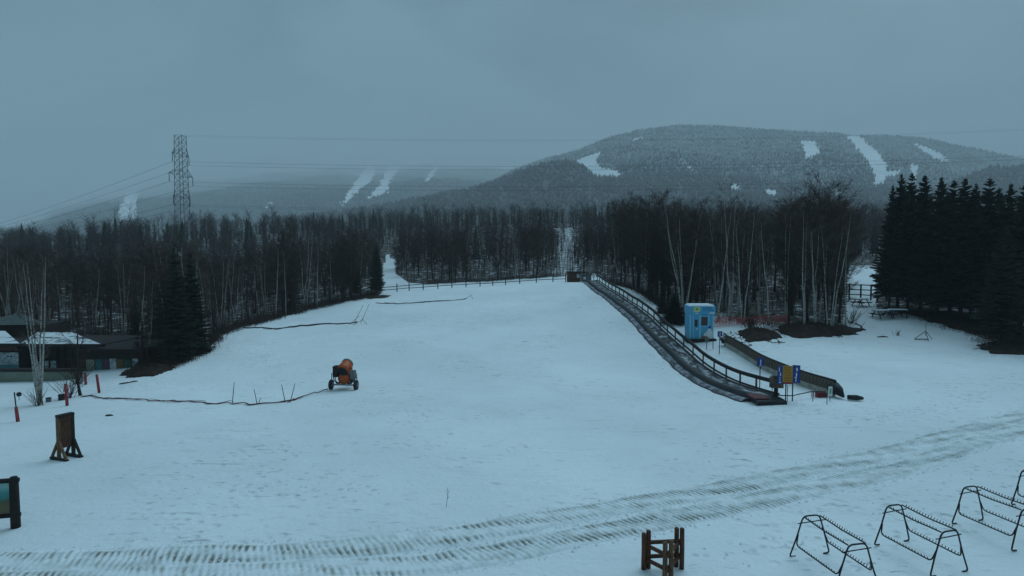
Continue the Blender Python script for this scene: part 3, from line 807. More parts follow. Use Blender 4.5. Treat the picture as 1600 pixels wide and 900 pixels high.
# ------------------------------------------------------------------ building things
def wb(mb, name, mat, parent, smooth=False, **kw):
    """link a mesh given in world coordinates under an unrotated thing or part"""
    o0 = Vector((0, 0, 0)); q = parent
    while q is not None: o0 += q.location; q = q.parent
    mb.v = [(p[0] - o0.x, p[1] - o0.y, p[2] - o0.z) for p in mb.v]
    return mb.build(name, mat, parent, smooth, **kw)
def bent(pts, r, n=8, seg=5, radius=.12):
    """tube through points with rounded corners"""
    pts = [Vector(p) for p in pts]; out = [pts[0]]
    for i in range(1, len(pts) - 1):
        a, b, c = pts[i - 1], pts[i], pts[i + 1]
        d1 = (a - b); d2 = (c - b)
        k = min(radius, d1.length * .48, d2.length * .48)
        p0, p1 = b + d1.normalized() * k, b + d2.normalized() * k
        for s in range(seg + 1):
            t = s / seg; out.append(p0 * (1 - t) ** 2 + b * 2 * t * (1 - t) + p1 * t * t)
    out.append(pts[-1])
    return MB().tube(out, r, n)
def cyl(a, b, r, n=14, r2=None): return MB().tube([a, b], [r, r2 if r2 is not None else r], n)

# ------------------------------------------------------------------ snow vehicle tracks
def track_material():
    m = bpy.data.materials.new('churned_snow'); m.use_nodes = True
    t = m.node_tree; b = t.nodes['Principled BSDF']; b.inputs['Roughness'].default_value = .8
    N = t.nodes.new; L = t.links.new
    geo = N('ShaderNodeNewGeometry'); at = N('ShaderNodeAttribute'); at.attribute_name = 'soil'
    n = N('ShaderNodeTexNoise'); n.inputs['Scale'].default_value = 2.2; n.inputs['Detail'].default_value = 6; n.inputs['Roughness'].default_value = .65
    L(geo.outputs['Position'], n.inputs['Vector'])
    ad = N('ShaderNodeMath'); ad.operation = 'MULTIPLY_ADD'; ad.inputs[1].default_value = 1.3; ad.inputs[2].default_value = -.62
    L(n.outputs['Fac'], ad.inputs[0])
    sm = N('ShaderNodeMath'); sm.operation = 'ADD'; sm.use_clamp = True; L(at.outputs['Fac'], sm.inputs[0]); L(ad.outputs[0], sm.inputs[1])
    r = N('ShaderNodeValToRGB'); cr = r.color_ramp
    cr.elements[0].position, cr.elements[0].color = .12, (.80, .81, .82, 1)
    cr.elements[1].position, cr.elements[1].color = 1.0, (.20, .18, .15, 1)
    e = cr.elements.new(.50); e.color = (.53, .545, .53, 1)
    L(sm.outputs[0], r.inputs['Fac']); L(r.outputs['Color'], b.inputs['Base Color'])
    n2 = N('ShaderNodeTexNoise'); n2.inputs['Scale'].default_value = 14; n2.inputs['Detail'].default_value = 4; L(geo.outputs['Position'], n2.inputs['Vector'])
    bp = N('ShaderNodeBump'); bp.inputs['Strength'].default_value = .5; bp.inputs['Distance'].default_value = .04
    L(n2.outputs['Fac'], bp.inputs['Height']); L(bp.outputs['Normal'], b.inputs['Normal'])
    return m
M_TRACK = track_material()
EDGES = []
def track(pix, width, seed):
    pts = np.array([G(a, b)[:2] if True else 0 for a, b in pix])
    seg = np.r_[0, np.cumsum(np.linalg.norm(np.diff(pts, axis=0), axis=1))]
    s = np.arange(0, seg[-1], .03)
    k = 41
    cx = np.interp(s, seg, pts[:, 0]); cy = np.interp(s, seg, pts[:, 1])
    pad = k // 2
    cxs = np.convolve(np.pad(cx, pad, 'reflect', reflect_type='odd'), np.ones(k) / k, 'valid'); cys = np.convolve(np.pad(cy, pad, 'reflect', reflect_type='odd'), np.ones(k) / k, 'valid')
    tx, ty = np.gradient(cxs), np.gradient(cys); l = np.hypot(tx, ty); tx, ty = tx / l, ty / l
    v = np.linspace(-1, 1, 21)
    S, Vv = np.meshgrid(s, v, indexing='ij')
    rg = np.random.default_rng(seed)
    # two rows of grouser bars, each row a little off the other; bars lie skewed across the track
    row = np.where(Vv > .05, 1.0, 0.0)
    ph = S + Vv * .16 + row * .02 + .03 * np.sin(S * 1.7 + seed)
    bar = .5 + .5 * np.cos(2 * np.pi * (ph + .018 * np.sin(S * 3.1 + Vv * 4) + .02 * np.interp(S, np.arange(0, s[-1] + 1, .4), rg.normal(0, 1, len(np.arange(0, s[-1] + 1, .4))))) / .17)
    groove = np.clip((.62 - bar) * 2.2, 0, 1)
    patch = np.interp(s, np.arange(0, s[-1] + 1.2, 1.1), rg.uniform(.45, 1.0, int(s[-1] / 1.1) + 3)[:len(np.arange(0, s[-1] + 1.2, 1.1))])[:, None]
    edge = np.clip((1 - np.abs(Vv) + .12 * np.sin(S * 2.3 + seed) * np.sin(S * .9)) * 4, 0, 1)
    wear = np.clip(.62 + .55 * np.sin(S * .8 + 3 * Vv + seed) * np.sin(S * .37 + 1.3 * Vv) + .35 * np.sin(S * 2.1 + 5 * Vv), .12, 1.25)
    groove = groove * wear
    mid = np.clip(np.abs(Vv - .05) * 9, .7, 1)
    jit = rg.normal(0, .004, S.shape)
    X = cxs[:, None] - ty[:, None] * Vv * width / 2; Y = cys[:, None] + tx[:, None] * Vv * width / 2
    Z = height(X, Y) + .010 + edge * (.052 - .050 * groove * mid * (.5 + .5 * patch)) + jit * edge - (1 - np.clip((1 - np.abs(Vv)) * 12, 0, 1)) * .03
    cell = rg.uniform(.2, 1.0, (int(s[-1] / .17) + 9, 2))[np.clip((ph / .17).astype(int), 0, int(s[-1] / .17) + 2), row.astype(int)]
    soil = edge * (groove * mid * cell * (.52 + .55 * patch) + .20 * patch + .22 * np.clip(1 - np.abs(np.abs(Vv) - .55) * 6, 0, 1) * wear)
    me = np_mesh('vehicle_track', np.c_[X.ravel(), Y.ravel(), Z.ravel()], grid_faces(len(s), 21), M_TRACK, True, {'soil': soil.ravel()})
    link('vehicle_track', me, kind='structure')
    for sd in (-1, 1): EDGES.append(np.c_[cxs - ty * sd * width * .52, cys + tx * sd * width * .52])
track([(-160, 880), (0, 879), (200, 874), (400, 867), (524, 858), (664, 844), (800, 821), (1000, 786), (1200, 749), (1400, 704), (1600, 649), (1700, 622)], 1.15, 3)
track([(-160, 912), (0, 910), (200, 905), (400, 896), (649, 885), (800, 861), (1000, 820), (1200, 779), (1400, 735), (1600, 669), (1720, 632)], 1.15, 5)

def clods():
    pts = []
    for e in EDGES:
        k = RNG.integers(0, len(e), 520)
        pts.append(e[k] + RNG.normal(0, .10, (520, 2)))
    for w in WALKS:
        p = [G(a, b) for a, b in w]
        for a, b in zip(p[:-1], p[1:]):
            m = int((b - a).length * 4); t = RNG.uniform(0, 1, (m, 1))
            pts.append(np.array([[a.x, a.y]]) * (1 - t) + np.array([[b.x, b.y]]) * t + RNG.normal(0, .55, (m, 2)))
    pts = np.concatenate(pts); n = len(pts); z = height(pts[:, 0], pts[:, 1])
    r = RNG.uniform(.02, .075, n); k = 6
    an = RNG.uniform(0, 6.28, (n, 1)) + np.arange(k)[None] * 6.283 / k
    rr = r[:, None] * RNG.uniform(.7, 1.3, (n, k))
    base = np.stack([pts[:, :1] + rr * np.cos(an), pts[:, 1:] + rr * np.sin(an), np.repeat((z - .015)[:, None], k, 1)], -1)
    tip = np.stack([pts[:, 0] + RNG.normal(0, .012, n), pts[:, 1] + RNG.normal(0, .012, n), z + r * .9], -1)[:, None]
    V = np.concatenate([base, tip], 1).reshape(-1, 3); i = np.arange(n) * (k + 1)
    T = np.concatenate([np.stack([i + q, i + (q + 1) % k, i + k], -1) for q in range(k)])
    link('snow_clods', np_mesh('snow_clods', V, T, M_SNOW, True), label='small crumbs of snow beside the tracks and footpaths', category='snow', kind='stuff')
clods()

# ------------------------------------------------------------------ ski racks
def rack(loc, rz, label, teeth_inside=False):
    r = empty('ski_rack', loc, rz, label=label, category='ski rack', group='steel ski racks at the bottom right')
    L, wt, wb_, H = 1.56, .46, 1.14, 1.05
    def side(z): return (wb_ + (wt - wb_) * z / H) / 2
    for sy in (1, -1):
        y = sy * L / 2
        pts = [(-side(0) + .17, y + sy * .03, .015), (-side(0), y + sy * .03, .02), (-side(.5), y, .5), (-wt / 2, y, H), (wt / 2, y, H), (side(.5), y, .5), (side(0), y + sy * .03, .02), (side(0) - .17, y + sy * .03, .015)]
        bent(pts, .020, 8, 6, .13).build('end_frame', M_STEEL, r, True)
        MB().tube([(-wt / 2 - .15, y - sy * .02, H - .17), (wt / 2 + .15, y - sy * .02, H - .13)], .015, 6).build('cross_bar', M_STEEL, r)
    for sx in (-1, 1):
        top = MB().tube([(sx * wt / 2, L / 2 - .02, H - .012), (sx * wt / 2, 0, H - .04), (sx * wt / 2, -L / 2 + .02, H - .012)], .017, 7).build('top_rail', M_STEEL, r, True)
        xs_ = side(.34) - .01
        low = bent([(sx * (side(.62) + .0), L / 2 - .012, .60), (sx * xs_, L / 2 - .06, .34), (sx * xs_, -L / 2 + .06, .34), (sx * side(.62), -L / 2 + .012, .60)], .017, 7, 5, .10).build('lower_rail', M_STEEL, r, True)
        for par, x, z, n in ((top, sx * wt / 2, H + .012, 17), (low, sx * xs_, .36, 16)):
            mb = MB()
            for i in range(n):
                yy = -L / 2 + .14 + (L - .28) * i / (n - 1)
                zz = z - (.026 * (1 - (2 * yy / L) ** 2) if z > .5 else 0)
                mb.tube([(x, yy, zz - .012), (x + sx * .028, yy, zz + .045)], [.0085, .0085], 4)
            mb.build('peg_row', M_STEEL, par, kind='stuff')
    return r
def rack_at(px, py, rz, label):
    """px, py: middle of the feet"""
    g = G(px, py); rack(g, rz, label)
rack_at(1300, 893, math.radians(11), 'steel ski rack nearest the log triangle')
rack_at(1436, 872, math.radians(14), 'second steel ski rack from the log triangle, legs fully in view')
rack_at(1557, 836, math.radians(14), 'third steel ski rack from the log triangle, its end cut by the frame')
rack_at(1648, 803, math.radians(16), 'farthest steel ski rack, only a corner showing at the right edge')

# ------------------------------------------------------------------ log triangle
g = G(1037, 893)
lt = empty('log_enclosure', g, 0, label='small triangular enclosure of brown logs with doubled posts', category='log enclosure')
A, B, C = Vector((-.40, .13, 0)), Vector((.42, .20, 0)), Vector((.0, -.38, 0))
for k, (c, d, h, m) in enumerate(((A, Vector((.062, .03, 0)), .92, M_LOG), (B, Vector((.05, -.055, 0)), .98, M_LOG), (C, Vector((.07, 0, 0)), .93, M_LOGP))):
    for s in (-1, 1):
        p = c + d * s
        hh = h + (.02 if s > 0 else -.02)
        MB().tube([p + Vector((0, 0, -.08)), p + Vector((.004, 0, hh * .5)), p + Vector((0, 0, hh - .012)), p + Vector((0, 0, hh))], [.060, .058, .056, .045], 12).build('post', m, lt, True)
for a, b in ((A, B), (B, C), (C, A)):
    d = (b - a).normalized()
    for z in (.27, .62):
        zz = z + (.03 if a is A else 0) - (.04 if a is C else 0)
        MB().tube([a - d * .10 + Vector((0, 0, zz)), a - d * .09 + Vector((0, 0, zz)), b + d * .09 + Vector((0, 0, zz + .01)), b + d * .10 + Vector((0, 0, zz + .01))], [.035, .05, .048, .035], 10).build('rail', M_LOG, lt, True)

# ------------------------------------------------------------------ brown board on braced posts
g = G(104, 716)
bs = empty('board_stand', g, math.radians(66), label='brown wooden board on two braced posts on the snow', category='board')
W = .40
MB().box((0, 0, 1.02), (W, .06, 1.18)).build('board', M_WOOD, bs)
MB().box((0, 0, 1.665), (W + .16, .22, .10)).build('cap', M_DARKW, bs)
MB().box((0, -.05, 1.56), (W + .04, .05, .11)).build('top_batten', M_WOOD, bs)
for s in (-1, 1):
    x = s * (W / 2 + .055)
    MB().box((x, 0, .80), (.10, .10, 1.62)).build('post', M_DARKW if s > 0 else M_LOGP, bs)
    MB().box((x, 0, .035), (.12, 1.0, .09)).build('skid', M_DARKW, bs)
    for q in (-1, 1):
        MB().tube([(x, q * .44, .07), (x, q * .03, .72)], .055, 4).build('brace', M_LOGP if s < 0 else M_DARKW, bs)

# ------------------------------------------------------------------ framed panel at the left edge
def picture_material():
    m = bpy.data.materials.new('landscape_print'); m.use_nodes = True
    t = m.node_tree; b = t.nodes['Principled BSDF']; b.inputs['Roughness'].default_value = .45
    tc = t.nodes.new('ShaderNodeTexCoord'); sp = t.nodes.new('ShaderNodeSeparateXYZ'); t.links.new(tc.outputs['Object'], sp.inputs[0])
    nz = t.nodes.new('ShaderNodeTexNoise'); nz.inputs['Scale'].default_value = 5; t.links.new(tc.outputs['Object'], nz.inputs['Vector'])
    ad = t.nodes.new('ShaderNodeMath'); ad.operation = 'MULTIPLY_ADD'; ad.inputs[1].default_value = .25; t.links.new(nz.outputs['Fac'], ad.inputs[0]); t.links.new(sp.outputs['Z'], ad.inputs[2])
    r = t.nodes.new('ShaderNodeValToRGB'); cr = r.color_ramp
    cr.elements[0].position, cr.elements[0].color = .38, (.10, .075, .035, 1)
    cr.elements[1].position, cr.elements[1].color = 1.0, (.22, .42, .40, 1)
    for p, c in ((.55, (.15, .105, .05, 1)), (.72, (.08, .09, .05, 1)), (.80, (.03, .20, .19, 1)), (.90, (.06, .27, .26, 1))):
        e = cr.elements.new(p); e.color = c
    mm = t.nodes.new('ShaderNodeMath'); mm.operation = 'MULTIPLY'; mm.inputs[1].default_value = .78
    t.links.new(ad.outputs[0], mm.inputs[0]); t.links.new(mm.outputs[0], r.inputs['Fac']); t.links.new(r.outputs['Color'], b.inputs['Base Color'])
    return m
g = G(26, 824)
fp = empty('trail_map_sign', g, math.radians(14), label='dark timber frame holding a teal and brown picture panel', category='sign')
for x in (-.02, -2.2):
    MB().tube([(x, 0, -.1), (x, 0, 1.36), (x, 0, 1.45)], [.12, .11, .085], 10).build('post', M_DARKW, fp, True)
for z in (1.35, .36):
    MB().tube([(-2.34, 0, z), (.10, 0, z)], .07, 10).build('crossbar', M_DARKW, fp, True)
MB().box((-1.1, 0, .86), (2.0, .04, .92)).build('picture_panel', picture_material(), fp)

# ------------------------------------------------------------------ snow gun
g = G(537, 609)
sg = empty('snow_gun', g, math.radians(-6), label='orange fan snow gun on a two-wheeled trailer', category='snow gun')
MB().tube([(-.76, 0, .30), (.76, 0, .30)], .045, 8).build('axle', M_STEEL, sg)
ch = MB().box((0, .05, .40), (.98, .10, .08)).box((-.33, .45, .40), (.09, 1.0, .08)).box((.33, .45, .40), (.09, 1.0, .08)).box((0, .95, .40), (.75, .09, .08)).build('chassis', M_STEEL, sg)
MB().box((0, -.12, .33), (1.28, .07, .07)).build('skid_bar', M_GREYM, sg)
for s in (-1, 1):
    w = MB().tube([(s * .70, 0, .30), (s * .715, 0, .30), (s * .845, 0, .30), (s * .86, 0, .30)], [.24, .30, .30, .24], 22).build('wheel', M_TYRE, sg, True)
    MB().tube([(s * .69, 0, .30), (s * .872, 0, .30)], .135, 16).build('rim', M_GREYM, w, True)
    MB().tube([(s * .79, .12, .45), (s * .79, .12, .98)], [.035, .018], 8).build('jack_post', M_STEEL, sg)
MB().tube([(0, .9, .40), (0, 1.9, .28)], .05, 8).build('tow_bar', M_STEEL, sg)
MB().tube([(0, -.06, .70), (0, .0, .70), (0, .66, .70), (0, .72, .70)], [.30, .37, .37, .30], 12).build('pump_cabinet', M_ORANGE, sg, True)
MB().tube([(0, .28, .90), (0, .28, 1.12)], [.24, .20], 16).build('turntable', M_STEEL, sg)
for s in (-1, 1):
    MB().box((s * .40, .30, 1.14), (.05, .22, .50)).build('yoke_arm', M_ORANGE, sg)
a = Vector((-.04, -.10, 1.10)); d = Vector((.03, .86, .40)).normalized()
fb = MB().tube([a, a + d * .05, a + d * .30, a + d * .70, a + d * .86, a + d * .90], [.34, .39, .385, .335, .345, .31], 26).build('fan_barrel', M_ORANGE, sg, True)
MB().tube([a + d * .80, a + d * .92], .355, 26).build('nozzle_ring', M_GREYM, fb, True)
MB().tube([a - d * .04, a - d * .005], .36, 26).build('intake_grille', M_BLACK, fb)
gr = MB()
for k in range(6):
    an = k * math.pi / 6
    u = d.orthogonal().normalized(); v = d.cross(u)
    q = u * math.cos(an) + v * math.sin(an)
    gr.tube([a - d * .055 - q * .37, a - d * .055 + q * .37], .012, 4)
gr.build('grille_bar', M_STEEL, fb)
MB().box((-.47, .02, 1.12), (.24, .46, .66)).build('compressor', M_DARKW, sg)
MB().tube([(-.56, -.12, 1.42), (-.60, -.16, .95), (-.50, -.2, .58), (-.40, -.1, .46)], .03, 7).build('hose', M_BLACK, sg, True)
MB().tube([(-.46, -.14, 1.0), (-.42, -.22, .62), (-.35, -.1, .46)], .025, 7).build('hose', M_BLACK, sg, True)
cb = MB().box((.57, .10, .92), (.28, .30, .52)).build('control_box', M_GREYM, sg)
MB().box((.57, -.056, .92), (.22, .012, .44)).build('box_door', M_GREYM, cb)
MB().box((.48, .12, .54), (.16, .2, .22)).build('valve_block', M_STEEL, sg)

# ------------------------------------------------------------------ conveyor lift with handrail
CAR = np.array([P(*a)[:2] for a in [(1222, 634, 30.9), (1200, 628, 31.6), (1130, 605, 37.2), (1080, 575, 43.4), (1040, 535, 49.5), (1000, 495, 58), (960, 465, 70), (925, 441, 85), (921, 438, 89)]])
cyy = np.linspace(31.9, 88.0, 117)
cxx = np.interp(cyy, CAR[:, 1], CAR[:, 0])
cxx = np.convolve(np.pad(cxx, 8, 'reflect', reflect_type='odd'), np.ones(17) / 17, 'valid')
czz = height(cxx, cyy)
root = onground(cxx[0], cyy[0])
cl = empty('conveyor_lift', root, 0, label='long dark conveyor lift with wooden handrail climbing the slope', category='conveyor lift')
def strip(profile, mat, name, parent, wav=0.0, seed=0):
    rg = np.random.default_rng(seed)
    n, k = len(cyy), len(profile)
    V = np.zeros((n, k, 3))
    for j, (o, h) in enumerate(profile):
        nz = rg.normal(0, wav, n) if (j in (0,) and wav) else np.zeros(n)
        nz = np.convolve(np.pad(nz, 1, 'edge'), [.25, .5, .25], 'valid')
        V[:, j, 0] = cxx + o + nz; V[:, j, 1] = cyy
        V[:, j, 2] = (height(cxx + o + nz, cyy) if h < .08 else czz) + h
    V -= np.array(root)
    return link(name, np_mesh(name, V.reshape(-1, 3), grid_faces(n, k), mat), parent)
strip([(-.42, .30), (-.2, .318), (.2, .318), (.42, .30)], M_DUSTED, 'belt', cl)
strip([(-.82, .05), (-.76, .30), (-.60, .38), (-.44, .36), (-.43, .25)], M_BLACK, 'side_skirt', cl, .04, 1)
strip([(-1.28, .012), (-1.15, .09), (-.95, .13), (-.80, .10)], M_TARP, 'edge_tarp', cl, .10, 2)
strip([(-1.38, .008), (-1.30, .05), (-1.22, .045)], M_BLACK, 'tarp_hem', cl, .08, 3)
strip([(.43, .25), (.44, .36), (.60, .36), (.62, .02)], M_BLACK, 'side_board', cl)
rail_o = .86
def rail_pts(z, y0=32.2, y1=87.5, n=60):
    yy = np.linspace(y0, y1, n); xx = np.interp(yy, cyy, cxx) + rail_o; zz = np.interp(yy, cyy, czz)
    return [(x, y, q + z) for x, y, q in zip(xx, yy, zz)]
mb = MB()
for z0, z1, w, nm, mat in ((.86, 1.06, .07, 'handrail', M_DARKW), (.30, .38, .06, 'lower_rail', M_DARKW)):
    pts = rail_pts((z0 + z1) / 2)
    V = []
    for x, y, z in pts:
        hh = (z1 - z0) / 2
        V += [(x - w, y, z - hh), (x + w, y, z - hh), (x + w, y, z + hh), (x - w, y, z + hh)]
    n = len(pts)
    Fq = [(i * 4 + k, i * 4 + (k + 1) % 4, i * 4 + 4 + (k + 1) % 4, i * 4 + 4 + k) for i in range(n - 1) for k in range(4)] + [(3, 2, 1, 0), (n * 4 - 4, n * 4 - 3, n * 4 - 2, n * 4 - 1)]
    wb(MB().add(V, Fq), nm, mat, cl)
post_me = MB().box((0, 0, .40), (.085, .085, .94)).mesh('post', M_OLDW)
for y in np.arange(32.6, 87.6, 2.15):
    x = float(np.interp(y, cyy, cxx)) + rail_o
    o = link('post', post_me, cl); o.location = Vector((x, y, float(np.interp(y, cyy, czz)))) - root
x0, y0_, z0 = cxx[0], cyy[0], czz[0]
wb(MB().box((x0 - .1, y0_ - .45, z0 + .16), (1.4, 1.0, .30)).tube([(x0 - .85, y0_ - 1.0, z0 + .14), (x0 + .65, y0_ - 1.0, z0 + .14)], .14, 10), 'end_housing', M_BLACK, cl)
wb(MB().box((x0 - .55, y0_ - .35, z0 + .335), (.75, 1.1, .05)), 'red_mat', M_DKRED, cl)
wb(MB().box((x0 + .62, 32.0, hz(x0 + .62, 32) + .98), (.62, .34, .56)).box((x0 + .62, 32.0, hz(x0 + .62, 32) + 1.30), (.44, .28, .09)), 'motor_box', M_OLDW, cl)
wb(MB().box((x0 + .62, 32.0, hz(x0 + .62, 32) + .33), (.14, .12, .78)), 'motor_leg', M_DARKW, cl)

# machine shed and small hut at the top of the slope
def hut(px, py, Y, w, d, h, name, label, mat, roofmat, rz=0.0, cat='hut'):
    p = P(px, py, Y); g = onground(p.x, Y)
    r = empty(name, g, rz, label=label, category=cat)
    MB().box((0, 0, h / 2 - .15), (w, d, h + .3)).build('wall', mat, r)
    MB().box((0, -.03, h + .07), (w + .22, d + .25, .12)).build('roof', roofmat, r)
    return r
h1 = hut(896, 438, 91, 1.75, 1.5, 1.45, 'wooden_hut', 'small brown wooden hut beside the top of the conveyor', M_WOOD, M_DARKW, .08)
MB().box((.58, -.78, .95), (.42, .04, .55)).build('notice', M_POSTER, h1)
h2 = hut(915, 436, 94, 1.5, 1.3, .95, 'drive_housing', 'grey blue drive housing at the upper end of the conveyor', M_GREYM, M_SHING, .1, 'housing')
MB().box((-.3, -.67, .55), (.4, .03, .4)).build('vent_panel', M_WHITE, h2)
p = onground((927.5 - 800) / F * 92, 92)
ps = empty('notice_post', p, 0, label='white notice on a short post above the conveyor top', category='sign')
MB().box((0, 0, .6), (.08, .08, 1.3)).build('post', M_DARKW, ps); MB().box((0, -.06, 1.05), (.38, .03, .62)).build('notice', M_WHITE, ps)

# ------------------------------------------------------------------ blue ticket booth
p = P(1092, 531, 50.0); g = onground(p.x, 50.0)
bo = empty('ticket_booth', g, math.radians(-3), label='sky blue booth with header sign and window beside the conveyor', category='booth')
MB().box((.0, -.05, .0), (2.35, 1.9, .34)).build('platform', M_DARKW, bo)
MB().box((0, .05, 1.22), (1.96, 1.55, 2.12)).build('wall', M_BLUE, bo)
hd = MB().box((.02, -.02, 2.52), (2.10, 1.72, .66)).build('header', M_BLUE, bo)
MB().add([(-.98, -.88, 2.85), (1.0, -.88, 2.85), (1.0, .84, 2.85), (-.98, .84, 2.85), (-.85, -.75, 2.97), (.9, -.75, 2.97), (.9, .7, 2.97), (-.85, .7, 2.97)],
         [(0, 1, 5, 4), (1, 2, 6, 5), (2, 3, 7, 6), (3, 0, 4, 7), (4, 5, 6, 7), (0, 3, 2, 1)]).build('roof_snow', M_SNOW, bo)
em = MB().box((-.42, -.885, 2.58), (.52, .02, .40)).build('emblem_panel', M_YELLOW, hd)
MB().tube([(-.42, -.897, 2.60), (-.42, -.903, 2.60)], .10, 10).build('emblem', M_GREENP, em)
MB().box((-.42, -.9, 2.44), (.36, .008, .04)).build('emblem', M_WHITE, em)
tx = MB()
for row, (z, n) in enumerate(((2.70, 6), (2.54, 7))):
    for k in range(n):
        xx = .10 + k * .125
        tx.box((xx, -.888, z), (.03, .016, .11 if k % 2 else .09)).box((xx + .045, -.888, z + (.03 if k % 3 else -.035)), (.05, .015, .03))
tx.build('lettering', M_INK, hd)
MB().box((.78, -.888, 2.30), (.42, .016, .10)).build('white_strip', M_WHITE, hd)
MB().box((-.42, -.888, 2.25), (.22, .016, .07)).build('white_strip', M_WHITE, hd)
for x, w in ((-.90, .14), (-.66, .10), (-.12, .16), (.56, .12), (.92, .10)):
    MB().box((x, -.745, 1.18), (w, .05, 2.0)).build('pilaster', M_BLUEL, bo)
wn = MB().box((.21, -.735, 1.62), (.62, .03, .74)).build('window', M_GLASS, bo)
for q in ((.21, 2.01, .70, .05), (.21, 1.23, .76, .06)):
    MB().box((q[0], -.75, q[1]), (q[2], .06, q[3])).build('window_frame', M_BLUEL, wn)
for x in (-.12 + .025, .53):
    MB().box((x, -.753, 1.62), (.05, .06, .72)).build('window_frame', M_BLUEL, wn)
MB().box((-.43, -.735, 1.46), (.22, .03, .56)).build('door_window', M_GLASS, bo)
MB().box((-.36, -.74, .98), (.14, .02, .10)).build('door_plate', M_WHITE, bo)
mu = MB().add([(.10, -.79, .20), (.90, -.79, .20), (.88, -.79, .70), (.76, -.79, 1.02), (.60, -.79, 1.05), (.46, -.79, .84), (.20, -.79, .62)], [(0, 1, 2, 3, 4, 5, 6)]).build('painted_figure', M_WHITE, bo)
MB().box((.24, -.80, .30), (.46, .012, .24)).build('painted_patch', M_SKIN, mu)
MB().tube([(.64, -.796, 1.14), (.64, -.806, 1.14)], .11, 12).build('painted_patch', M_BLUED, mu)

# ------------------------------------------------------------------ board wall
a3, b3 = P(1133, 541, 47.0), P(1304, 621, 32.8)
g = onground(b3.x, b3.y)
bw = empty('board_wall', g, 0, label='low retaining wall of brown upright boards on a pale beam', category='wall')
NB = 42
dv = Vector((b3.x - a3.x, b3.y - a3.y, 0)); L = dv.length; dv.normalize(); ang = math.atan2(dv.y, dv.x)
bm_ = MB().box((0, 0, 0), (L / NB - .035, .05, .56)).mesh('board', M_OLDW)
cap = []; beam = []
for i in range(NB + 1):
    q = Vector((a3.x, a3.y, 0)) + dv * L * i / NB
    z = hz(q.x, q.y); cap.append((q.x, q.y, z + .90)); beam.append((q.x, q.y, z))
for i in range(NB):
    c = (Vector(cap[i]) + Vector(cap[i + 1])) / 2
    o = link('board', bm_, bw); o.location = Vector((c.x, c.y, c.z - .33 + random.uniform(-.012, .012))) - g
    o.rotation_euler = (random.uniform(-.02, .02), 0, ang)
nrm = Vector((dv.y, -dv.x, 0))
def ribbon(pts, w, z0, z1, side=0.0):
    V = []
    for p in pts:
        p = Vector(p) + nrm * side
        V += [p + nrm * w / 2 + Vector((0, 0, z0)), p - nrm * w / 2 + Vector((0, 0, z0)), p - nrm * w / 2 + Vector((0, 0, z1)), p + nrm * w / 2 + Vector((0, 0, z1))]
    n = len(pts)
    return MB().add(V, [(i * 4 + k, i * 4 + (k + 1) % 4, i * 4 + 4 + (k + 1) % 4, i * 4 + 4 + k) for i in range(n - 1) for k in range(4)] + [(3, 2, 1, 0), (n * 4 - 4, n * 4 - 3, n * 4 - 2, n * 4 - 1)])
wb(ribbon(cap, .11, -.035, .03), 'top_rail', M_DARKW, bw)
wb(ribbon(beam, .16, -.1, .32, .03), 'base_beam', M_PALEW, bw)
wb(ribbon([Vector(p) + Vector((0, 0, .34)) for p in beam], .05, 0, .56, -.06), 'backing', M_DARKW, bw)
for e, s in ((Vector(cap[-1]), 1), (Vector(cap[0]), -.6)):
    q = e + dv * .35 * s
    wb(MB().tube([e + dv * -.15 + Vector((0, 0, -.40)), q + Vector((0, 0, -.50)), q + dv * .45 * s + Vector((0, 0, -.72))], [.36, .26, .06], 9), 'wrapped_end', M_BLACK, bw, True)
wb(MB().tube([Vector(cap[-1]) + dv * .9 + Vector((.15, 0, -.72)), Vector(cap[-1]) + dv * 1.2 + Vector((.55, .2, -.72)), Vector(cap[-1]) + dv * 1.25 + Vector((.9, .3, -.76))], [.13, .15, .08], 9), 'wrap_tail', M_BLACK, bw, True)

# ------------------------------------------------------------------ signs by the conveyor
def pole_sign(px, py, top_py, sw, sh, label, face, picto=True, Y=None, name='pole_sign', rz=0.0):
    g = G(px, py)
    zt = P(px, top_py, g.y).z - g.z
    r = empty(name, g, rz, label=label, category='sign')
    MB().tube([(0, 0, -.1), (0, 0, zt - sh * .3)], .028, 8).build('pole', M_STEEL, r)
    f = MB().box((0, -.045, zt - sh / 2), (sw, .03, sh)).build('panel', face, r)
    if picto:
        mb = MB(); c = zt - sh / 2
        mb.tube([(0, -.061, c + sh * .22), (0, -.067, c + sh * .22)], sw * .10, 10)
        mb.box((0, -.064, c), (sw * .16, .006, sh * .26)).box((-sw * .02, -.064, c - sh * .25), (sw * .10, .006, sh * .22)).box((.0, -.064, c - sh * .38), (sw * .46, .006, sh * .05))
        mb.build('pictogram', M_WHITE, f)
    return r
pole_sign(1187, 606, 559, .42, .52, 'square blue pictogram sign on a tall pole between conveyor and board wall', M_BLUED)
pole_sign(1124, 553, 517.5, .34, .40, 'blue pictogram sign on a pole at the upper end of the board wall', M_BLUED)
pole_sign(1104, 546, 527, .30, .38, 'grey sign seen in front of the blue booth', M_GREYM, False)
pole_sign(1114, 545, 529, .16, .2, 'short dark marker post between booth and blue pole sign', M_STEEL, False, name='marker_post')
